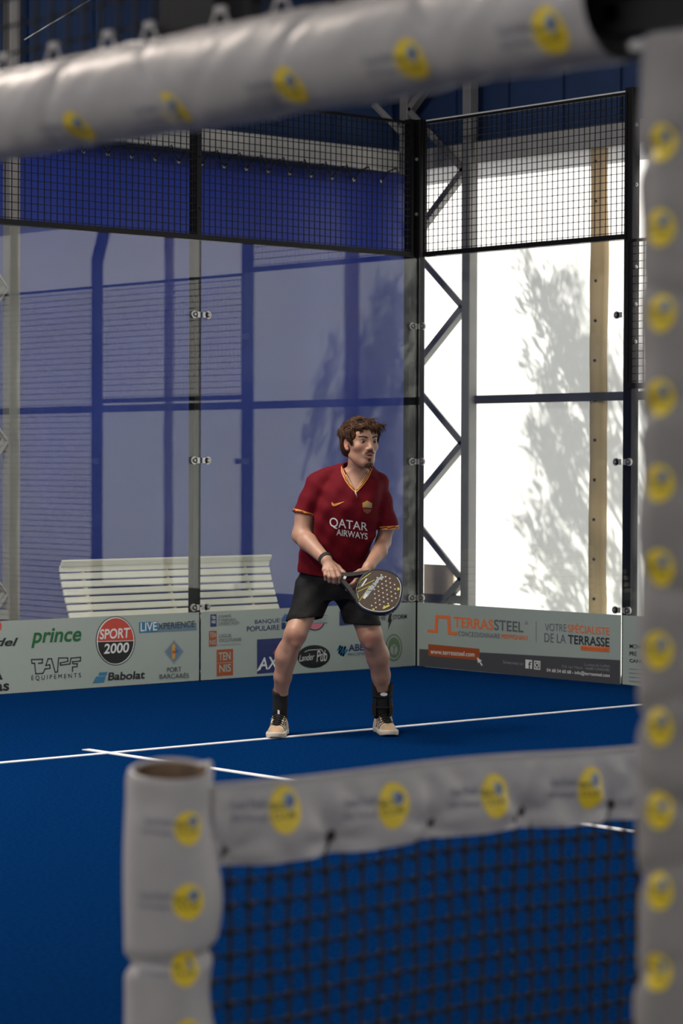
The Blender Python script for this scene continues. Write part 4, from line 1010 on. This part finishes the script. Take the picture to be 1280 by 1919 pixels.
# hem, cuffs
hz_ = J(620,1081,0); fl.cut(J(560,1074,.05), np.array([-.17,0,-1.0]), lo=[-2,-2,hz_[2]-.1], hi=[2,2,hz_[2]+.08])
dA = (slA-shA)/np.linalg.norm(slA-shA); dB = (slB-shB)/np.linalg.norm(slB-shB)
dA2 = dA+np.array([.05,0,-.30]); dB2 = dB+np.array([-.16,-.0,-.10])
cA, cB = J(569,965,.045), J(727,991,-.01)
fl.cut(cA, dA2, lo=cA-np.array([.085,.1,.10]), hi=cA+np.array([.052,.1,.06])); fl.cut(cB, dB2, lo=cB-np.array([.060,.1,.10]), hi=cB+np.array([.09,.1,.06]))
# neck opening with the V
fl.cone(J(672,912,.045), J(672,840,.085), .056, .066, 0, 'sub')
vL, vR, vB = J(640,868,.12), J(698,874,.12), J(667,921,.12)
W = fl.win(fl.lo, fl.lo+fl.h*fl.n); sl_, (X,Y,Z_) = W
def hp(a, b): n = np.array([-(b[2]-a[2]), b[0]-a[0]]); n /= np.linalg.norm(n); return (X-a[0])*n[0]+(Z_-a[2])*n[1]
wedge = np.maximum(np.maximum(hp(vB, vL), -hp(vB, vR)), np.maximum(Z_-vL[2]-.05, Y-neck0[1]))
fl.F = np.maximum(fl.F, -wedge)
VS, QS = fl.mesh(1)
shirt = np_mesh('shirt', VS, QS, [shirt_m], man); sbv = BV(VS, QS)
allV = np.concatenate([VS, V]); allQ = np.concatenate([QS, Q+len(VS)]); abv = BV(allV, allQ)
# collar: ribbon with a zig-zag lightning pattern
def ribbon(name, inner, outer, cols, parent, bv, lift, n=60):
    mb = MB(); rows = [inner, *[None]*(len(cols)-1), outer]
    a = np.array(inner, float); b = np.array(outer, float)
    def res(p):
        d = np.r_[0, np.cumsum(np.hypot(*np.diff(p, axis=0).T))]; t = np.linspace(0, d[-1], n); return np.stack([np.interp(t, d, p[:,0]), np.interp(t, d, p[:,1])], 1)
    a, b = res(a), res(b); k = len(cols); last = None; grid = []
    for i in range(n):
        r_ = []
        for j in range(k+1):
            f = j/k
            if 0 < j < k: f = (.34 if j == 1 else .62)+.34*((i % 6)/5-.5)
            p = a[i]*(1-f)+b[i]*f; q = onto(bv, p[0], p[1], 1.0, lift)
            if q is None: q = last if last is not None else J(p[0],p[1],.1)
            last = q; r_.append(q)
        grid.append(r_)
    # keep the ribbon smooth in depth
    G = np.array(grid)
    for _ in range(3): G[1:-1] = (G[:-2]+2*G[1:-1]+G[2:])/4
    for j in range(k): mb.add([G[i][jj] for i in range(n) for jj in (j,j+1)], [(2*i,2*i+1,2*i+3,2*i+2) for i in range(n-1)], cols[j], True)
    return mb.build(name, None, parent)
ribbon('collar_trim', [(644,868),(643,880),(650,896),(659,909),(667,917),(676,908),(685,896),(691,886),(694,876)],
                      [(639.5,868),(639,884),(647,902),(657,915),(667,924),(678,913),(688,900),(694.5,888),(698,877)], [orange_t, red_t, orange_t], shirt, abv, .0045)
def cuff(c, d, rx, n_seg=44, wd=.019):
    d = np.array(d)/np.linalg.norm(d); a = np.cross(d, [0,1,0]); a /= np.linalg.norm(a); b = np.cross(d, a); mb = MB(); k = 3; vs = []
    for i in range(n_seg):
        th = 2*math.pi*i/n_seg
        for j in range(k+1):
            t = j/k
            if 0 < j < k: t += .40*((i % 6)/5-.5)
            o_ = c-d*wd*(1-t)+d*.001; dr = a*math.cos(th)+b*math.sin(th)
            hit = sbv.ray_cast(Vector(o_+dr*.14), Vector(-dr), .12); r_ = (np.array(hit[0])-o_)@dr+.002 if hit[0] is not None else rx
            if r_ > rx*1.25 or r_ < rx*.75: r_ = rx
            vs.append(o_+dr*r_)
    for j in range(k): mb.add([vs[i*(k+1)+jj] for i in range(n_seg) for jj in (j,j+1)], [(2*i,2*i+1,(2*i+3)%(2*n_seg),(2*i+2)%(2*n_seg)) for i in range(n_seg)], (orange_t, red_t, orange_t)[j], True)
    mb.build('cuff_trim', None, shirt)
cuff(cA, dA2, .056); cuff(cB, dB2, .060)
# prints on the chest
def print2d(mb, polys, m, lift=.0025):
    for pts, fs in polys:
        vs = []; last = None
        for x, y in pts:
            q = onto(sbv, x, y, 1.0, lift); q = q if q is not None else last
            last = q; vs.append(q)
        mb.add(vs, fs, m, False)
def patch(mb, pts, m, lift):
    bm = bmesh.new(); bm.faces.new([bm.verts.new((x,y,0)) for x, y in pts]); bmesh.ops.triangulate(bm, faces=bm.faces[:])
    for _ in range(3): bmesh.ops.subdivide_edges(bm, edges=[q for q in bm.edges if q.calc_length() > 2.2], cuts=1); bmesh.ops.triangulate(bm, faces=bm.faces[:])
    bm.verts.index_update(); bm.verts.ensure_lookup_table()
    print2d(mb, [([(p.co.x,p.co.y) for p in bm.verts], [tuple(q.index for q in fc.verts) for fc in bm.faces])], m, lift); bm.free()
def wordmark(mb, t, bl, br, hl, hr, m, bold=.0, shear=0):
    v, f, _ = text2d(t, bold, shear); bm = bmesh.new(); bv_ = [bm.verts.new((a,b,0)) for a, b in v]
    for q in f:
        try: bm.faces.new([bv_[i] for i in q])
        except ValueError: pass
    for _ in range(2):
        es = [e for e in bm.edges if e.calc_length() > .10]
        if es: bmesh.ops.subdivide_edges(bm, edges=es, cuts=1)
    bmesh.ops.triangulate(bm, faces=bm.faces[:]); bm.verts.index_update(); bm.verts.ensure_lookup_table()
    pts = [(bl[0]+(br[0]-bl[0])*p.co.x, bl[1]+(br[1]-bl[1])*p.co.x-(hl+(hr-hl)*p.co.x)*p.co.y) for p in bm.verts]
    print2d(mb, [(pts, [tuple(q.index for q in fc.verts) for fc in bm.faces])], m); bm.free()
mb = MB(); wordmark(mb, 'QATAR', (617.5,990), (689,998), 21, 18, white_t, .008); wordmark(mb, 'AIRWAYS', (630.5,1003), (689,1011.5), 12, 12, white_t, .012); mb.build('chest_lettering', None, shirt)
mb = MB(); sw = [(622,940.5),(621,944),(622.5,947.5),(626,949),(632,947),(646,939.5),(631,943.2),(626.5,944.3),(624.2,943)]
patch(mb, sw, orange_t, .0025); mb.build('swoosh_mark', None, shirt)
mb = MB(); patch(mb, [(679,942.5),(688,938),(697.5,943.5),(696.8,952),(679.6,951)], mat('crest_gold', (.45,.24,.03), .6), .0025); patch(mb, [(683.5,947.5),(687,944.5),(691,944.5),(695,948.5),(693.5,950.5),(685,949.5)], mat('crest_grey', (.30,.30,.30), .6), .0036)
patch(mb, [(680,953),(696.6,954),(694,960),(688,963),(682,959)], mat('crest_red', (.22,.06,.02), .6), .0025); mb.build('crest', None, shirt)

# ---- shorts
fl = Field(J(520,1190,.30)+[0,0,-.02], J(740,1062,-.36)+[0,0,.03], .0036); B = fl
lA, lB = J(569,1164,-.005), J(682,1172,-.075)
fl.slices([row(1068,563,688,-.08,.108), row(1085,557,692,-.095,.124), row(1108,555,697,-.11,.130), row(1122,560,700,-.11,.115)], .015)
fl.cone(J(589,1105,-.09), lA, .100, .092, .03); fl.cone(J(660,1105,-.125), lB, .098, .094, .03)
def foldz(X,Y,Z_): return .0028*np.sin(X*42+Z_*33+2*np.sin(Z_*14))+.0024*np.sin(Z_*48-X*50+Y*20)
fl.ripple(foldz); fl.shell(.009)
wz = float(J(640,1072,0)[2]); fl.cut((0,0,wz), (0,0,1))
fl.cut(J(560,1159,.08), np.array([.12,-.16,-1.0]), lo=[-2,-2,-1], hi=[float(J(636,1100,0)[0]),2,float(J(600,1120,0)[2])])
fl.cut(J(683,1171,.02), np.array([-.05,-.05,-1.0]), lo=[float(J(632,1100,0)[0]),-2,-1], hi=[2,2,float(J(600,1120,0)[2])])
VK, QK = fl.mesh(1); np_mesh('shorts', VK, QK, [short_m], man)

# ---- sock, ankle brace
mb = MB()
mb.tube([ankA+[-.003,.012,-.14], ankA+[-.002,.008,-.08], ankA+[-.001,.004,-.03], ankA+[-.002,0,.0], J(525.5,1293,-.108)], [.040,.042,.0425,.044,.0455], 24); mb.build('sock', sock_m, man)
mb = MB(); mb.tube([ankB+[.0,.008,-.14], ankB+[0,.005,-.09], ankB+[0,.002,-.04], ankB+[0,0,0], J(716.5,1291,-.227)], [.046,.049,.049,.050,.050], 24); br = mb.build('ankle_brace', sock_m, man)
for sg in (-1,1):
    mb = MB(); vs = []
    for j in range(9):
        z = -.125+.175*j/8; tw = .030 if j < 7 else .030-.010*(j-6)
        for i in range(7): a = math.radians(-52+104*i/6); r_ = .0565+.004*math.sin(j); vs.append(ankB+[sg*r_*math.cos(a), r_*math.sin(a)*1.0, z])
    mb.add(vs, [(j*7+i, j*7+i+1, (j+1)*7+i+1, (j+1)*7+i) for j in range(8) for i in range(6)], None, True); mb.build('side_shell', sock_m, br)
mb = MB()
for t0 in (-.07, -.012):
    pts = []
    for i in range(25): a = 2*math.pi*i/24; pts.append(ankB+[.055*math.cos(a), .055*math.sin(a), t0+.008*math.sin(a)])
    mb.tube(pts, .0055, 6, None, False)
mb.build('strap', sock_m, br)
mb = MB(); c = ankB+[.006,-.056,-.004]; vs = [c+[.020*math.cos(2*math.pi*k/20), -.002-.0, .0095*math.sin(2*math.pi*k/20)] for k in range(20)]; vs2 = [v+[0,-.004,0] for v in vs]
mb.add(vs+vs2, [tuple(range(20,40))]+[(k,(k+1)%20,20+(k+1)%20,20+k) for k in range(20)]); mb.build('oval_badge', white_t, br)

# ---- shoes
sole_m = mat('cream_sole', (.62,.56,.46), .6, var=.08, scale=20); upper_m = mat('cream_upper', (.60,.50,.38), .6, var=.10, scale=25, bump=.1, bscale=120); tan_m = mat('tan_toe', (.50,.34,.20), .6, var=.1); lace_m = mat('black_lace', (.01,.01,.01), .8)
def shoe(toe_px, an, yaw_deg, mirror):
    toe = J(*toe_px); tip = np.array([toe[0], toe[1], 0.0])
    r = empty('shoe', tuple(tip), 0); r.parent = man; r.rotation_euler = (0,0,math.radians(yaw_deg))
    # local: y = -forward distance from the toe tip (toe at 0, heel at +.30), x across
    f = Field([-.08,-.03,-.01],[.08,.34,.17],.0032)
    def ol(y): return np.interp(y, [0,.02,.06,.11,.17,.23,.28,.30], [.018,.036,.049,.052,.042,.036,.034,.016])
    W = f.win(f.lo, f.lo+f.h*f.n); sl_, (X,Y,Z_) = W
    wy = ol(Y).astype(np.float32); xo = mirror*.010*np.sin(np.clip(Y/.3,0,1)*math.pi)
    up_h = np.interp(Y, [0,.015,.05,.09,.13,.18,.23,.27,.30], [.022,.040,.056,.064,.082,.105,.100,.098,.09]).astype(np.float32)
    prof_ = np.sqrt(np.clip(1-np.clip((Z_-.012)/(up_h-.010),0,1)**2.4, 0.02, 1))
    taper = np.where(Z_ > .02, prof_*.97, 1.0)
    d = np.abs(X-xo)-wy*np.maximum(taper, np.where(Y > .13, .72, .0))
    d = np.maximum(d, np.maximum(np.maximum(Z_-up_h, .014-Z_), np.maximum(-Y+.004, Y-.302)))
    f.F = np.minimum(f.F, d*.8).astype(np.float32)
    f.cone((0,.222,.075),(0,.215,.20), .034, .044, .004, 'sub')
    Vv, Qq = f.mesh(2); ctr = Vv[Qq].mean(1)
    mi = np.zeros(len(Qq), int); mi[(ctr[:,1] < .085) & (ctr[:,2] > .030) & (ctr[:,2] > .020+.30*ctr[:,1])] = 1
    st = (np.abs(np.sin(ctr[:,1]*62+ctr[:,2]*30)) > .86) & (ctr[:,1] > .10) & (ctr[:,1] < .24) & (ctr[:,2] > .028) & (ctr[:,2] < .075); mi[st] = 2
    np_mesh('upper', Vv, Qq, [upper_m, tan_m, lace_m], r, mi)
    mb = MB(); n = 36; ys = [0,.004,.014,.03,.06,.09,.12,.15,.18,.21,.24,.27,.29,.302]; left = [(-ol(y)*1.06+mirror*.010*math.sin(y/.3*math.pi), y-.004) for y in ys]; right = [(ol(y)*1.06+mirror*.010*math.sin(y/.3*math.pi), y-.004) for y in ys]
    loop = left+right[::-1]; k = len(loop); vs = []
    for z, sc in ((.002,.93),(.008,1.0),(.024,1.02),(.031,.97)):
        for x, y in loop: vs.append((x*sc, .15+(y-.15)*(.985+.015*sc), z+(.010*max(0,1-y/.05) if z < .02 else .006*max(0,1-y/.06))))
    mb.add(vs, [(i*k+j, i*k+(j+1)%k, (i+1)*k+(j+1)%k, (i+1)*k+j) for i in range(3) for j in range(k)]+[tuple(range(k-1,-1,-1)), tuple(3*k+j for j in range(k))], None, True); mb.build('sole', sole_m, r)
    mb = MB(); vs = []
    for y, z, wd in ((.085,.062,.017),(.11,.074,.021),(.14,.090,.024),(.165,.106,.026),(.180,.128,.026),(.186,.142,.022)):
        for i in range(7): t = i/6*2-1; vs.append((mirror*.008+wd*t, y+.010*t*t, z+.006*(1-t*t)))
    mb.add(vs, [(j*7+i, j*7+i+1, (j+1)*7+i+1, (j+1)*7+i) for j in range(5) for i in range(6)], None, True); tg = mb.build('tongue', lace_m, r)
    mb = MB(); mb.box((mirror*.008-.0055,.168,.118),(mirror*.008+.0055,.173,.142)); o = mb.build('tongue_tab', white_t, r)
    for y, z, wd in ((.094,.070,.024),(.110,.079,.026),(.127,.088,.027),(.145,.099,.028),(.160,.110,.029)):
        mb = MB(); mb.tube([(mirror*.008-wd-.008,y+.012,z-.012),(mirror*.008-wd*.5,y,z+.004),(mirror*.008,y-.003,z+.008),(mirror*.008+wd*.5,y,z+.004),(mirror*.008+wd+.008,y+.012,z-.012)], .0036, 6); mb.build('lace', lace_m, r)
        for sg in (-1,1):
            mb = MB(); mb.tube([(mirror*.008+sg*wd*1.0,y+.008,z-.004),(mirror*.008+sg*(wd+.012),y+.018,z-.022)], .0042, 6); mb.build('eyelet_loop', upper_m, r)
shoe((515,1379,.085), ankA, -8, -1); shoe((732,1378,-.055), ankB, 13, 1)
for o in kids(man):
    pass

# ---- wristband and necklace
mb = MB(); a = J(601,1048,.24); b = J(607,1053.5,.262); d = (wrA-elA)/np.linalg.norm(wrA-elA)
u_ = np.cross(d, [0,0,1]); u_ /= np.linalg.norm(u_); v_ = np.cross(d, u_); c = J(610,1048,.255); vs = []; n = 32
for i in range(n):
    th = 2*math.pi*i/n
    for w_, r_ in ((-.012,.0345),(-.012,.0380),(.012,.0380),(.012,.0345)): vs.append(c+d*w_+(u_*math.cos(th)+v_*math.sin(th))*r_)
mb.add(vs, [(i*4+j, i*4+(j+1)%4, ((i+1)%n)*4+(j+1)%4, ((i+1)%n)*4+j) for i in range(n) for j in range(4)]); mb.build('wristband', lace_m, man)
cord_m = mat('cream_cord', (.55,.42,.30), .7); mb = MB(); pts = []
for x, y in ((645.5,879),(650,892),(658,906),(666,919),(675,907),(684,894),(690,884),(693,877)):
    q = onto(abv, x, y, 1.0, .006); pts.append(q if q is not None else J(x,y,.1))
mb.tube(pts, .0026, 6); nk = mb.build('necklace', cord_m, man)
mb = MB(); mb.tube([onto(abv,666,919,1,.008), onto(abv,667,925,1,.009), onto(abv,669.5,932,1,.007)], [.0045,.0045,.0012], 8); mb.build('pendant', mat('tooth_ivory', (.50,.42,.34), .4), nk)
# ------------------------------------------------------------------ padel racket in his hands
def Jw(px, py, D): q = J(px,py,D); return PP+LX*q[0]+LYv*q[1]+np.array([0,0,q[2]])
ra = np.array([.925,-.19,-.36]); ra /= np.linalg.norm(ra)
rw = np.array([-.33,-.42,-.84]); rw -= ra*(rw@ra); rw /= np.linalg.norm(rw)
rn = np.cross(ra, rw); 
if rn[1] > 0: rn = -rn
T0 = Jw(642,1083,.318)
rk = tag(empty('padel_racket', T0), 'brown and black perforated padel racket held in both hands of the player', 'racket')
def tw(v): return LX*v[0]+LYv*v[1]+np.array([0,0,v[2]])
AX, AW, AN = tw(ra), tw(rw), tw(rn)
def RP(u, v, n): return AX*u+AW*v+AN*n
UC = .206
face_m = mat('racket_brown', (.055,.036,.024), .45, var=.2, scale=120); edge_m = mat('racket_edge', (.010,.012,.020), .4, var=.15); lime = mat('racket_lime', (.50,.46,.06), .45); pale = mat('racket_pale', (.55,.56,.55), .45); hole_m = mat('racket_foam', (.50,.40,.32), .8, var=.1); grip_m = mat('grip_tape', (.020,.018,.017), .75, var=.3, scale=60); icy = mat('racket_grey', (.30,.34,.35), .5)
NP = 72
def outline(inset):
    pts = []
    for i in range(NP):
        t = 2*math.pi*i/NP; r_ = .131-.0035*math.cos(4*t+.9)-inset-(.006 if math.cos(t) < -.75 else 0)
        pts.append((UC+r_*math.cos(t)*.985, r_*math.sin(t)))
    return pts
prof_ = [(.011,-.0165),(.006,-.0190),(.001,-.0150),(0,-.006),(0,.006),(.001,.0150),(.006,.0190),(.011,.0165)]
mb = MB(); vs = []
for ins, n in prof_: vs += [RP(u,v,n) for u, v in outline(ins)]
mb.add(vs, [(k*NP+i, k*NP+(i+1)%NP, (k+1)*NP+(i+1)%NP, (k+1)*NP+i) for k in range(len(prof_)-1) for i in range(NP)], edge_m, True); fr_ = mb.build('frame', None, rk)
for sg in (1,-1):
    mb = MB(); o_ = outline(.0105); vs = [RP(u,v,sg*.0166) for u, v in o_]; mb.add(vs, [tuple(range(NP)) if sg > 0 else tuple(range(NP-1,-1,-1))], face_m); fc = mb.build('face', None, rk)
    if sg < 0: continue
    rows_ = [(-4,2),(-3,4),(-2,6),(-1,7),(0,7),(1,7),(2,6),(3,5),(4,3)]
    for j in range(-4, 5):
        for i in range(-4, 5):
            u, v = UC+.0245*i+(.012 if j % 2 else 0), .0225*j
            if math.hypot(u-UC, v) > .101 or u-UC < -.030+.45*(-v)*-.6: continue
            mb = MB(); mb.add([RP(u+.0046*math.cos(2*math.pi*k/12), v+.0046*math.sin(2*math.pi*k/12), .0172) for k in range(12)], [tuple(range(12))], hole_m); mb.build('hole', None, fc)
    mb = MB(); dl = [.0170]
    def ln_(pts, wd, m):
        for (a0,b0),(a1,b1) in zip(pts[:-1], pts[1:]):
            l = math.hypot(a1-a0,b1-b0); nx, ny = -(b1-b0)/l*wd/2, (a1-a0)/l*wd/2
            mb.add([RP(a0+nx,b0+ny,dl[0]),RP(a0-nx,b0-ny,dl[0]),RP(a1-nx,b1-ny,dl[0]),RP(a1+nx,b1+ny,dl[0])], [(0,1,2,3)], m)
        dl[0] += .0002
    c = lambda u, v: (UC+u, v)
    ln_([c(-.080,-.078),c(-.112,-.020),c(-.112,.035),c(-.080,.080)], .0035, lime)
    ln_([c(-.108,.030),c(-.045,-.050)], .003, lime); ln_([c(-.100,.050),c(-.052,-.010),c(-.070,.092)], .0028, lime)
    ln_([c(-.010,-.085),c(-.030,-.060),c(-.034,-.020)], .014, icy); ln_([c(-.034,-.030),c(-.046,.020),c(-.052,.055)], .022, icy); ln_([c(-.050,.040),c(-.054,.070)], .014, pale); ln_([c(-.030,-.018),c(-.050,-.022)], .004, edge_m); ln_([c(-.034,.012),c(-.056,.018)], .003, edge_m)
    ln_([c(-.085,-.040),c(-.092,.012)], .008, pale)
    ln_([c(.060,.082),c(.084,.052)], .010, lime); ln_([c(.012,.108),c(.022,.104)], .008, lime); ln_([c(.086,-.058),c(.094,-.046)], .012, lime)
    R_ = .1195; arc = lambda a0, a1, n=14: [c((R_-.0035*math.cos(4*t+.9))*math.cos(t)*.985, (R_-.0035*math.cos(4*t+.9))*math.sin(t)) for t in np.linspace(math.radians(a0), math.radians(a1), n)]
    ln_(arc(-62,-5), .0035, pale); ln_(arc(25,125,24), .0035, pale)
    mb.build('face_print', None, fc)
    # lettering along the outer edge
    mb = MB(); v2, f2, _ = text2d('VAVINUM', .02)
    pts = []
    for x, y in v2:
        t = math.radians(52-70*x); r_ = .131-.0035*math.cos(4*t+.9)+.0006; pts.append(RP(UC+r_*math.cos(t)*.985, r_*math.sin(t), -.009+.020*y))
    mb.add(pts, f2, pale); mb.build('edge_lettering', None, fr_)
# throat: two arms and a bridge, then the handle
for sg in (-1,1):
    mb = MB(); vs = []; n = 9
    for i in range(n):
        t = i/(n-1); u = -.012+.125*t; v = sg*(.010+.072*t**1.25); w_ = .0125-.001*t; th = .0165
        for a_, b_ in ((-w_,-th),(w_,-th),(w_*1.1,0),(w_,th),(-w_,th),(-w_*1.1,0)): vs.append(RP(u, v+a_, b_))
    mb.add(vs, [(i*6+j, i*6+(j+1)%6, (i+1)*6+(j+1)%6, (i+1)*6+j) for i in range(n-1) for j in range(6)]+[tuple(range(5,-1,-1)), tuple((n-1)*6+j for j in range(6))], grip_m, False); mb.build('throat_arm', None, rk)
mb = MB(); vs = [RP(.012+.008*math.cos(a)+.0, .007*math.sin(a), .0172) for a in np.linspace(0,2*math.pi,12,False)]; vs = [RP(x,y,.0172) for x,y in ((.006,-.008),(.020,-.008),(.020,.008),(.006,.008))]; mb.add(vs, [(0,1,2,3)], pale); mb.build('throat_badge', None, rk)
mb = MB(); mb.tube([RP(-.106,0,0),RP(-.100,0,0),RP(-.06,0,0),RP(.004,0,0)], [.0165,.0150,.0145,.0150], 10, grip_m); mb.build('grip', None, rk)
mb = MB(); mb.tube([RP(-.112,0,0),RP(-.104,0,0)], [.0160,.0168], 12, edge_m); mb.build('end_cap', None, rk)
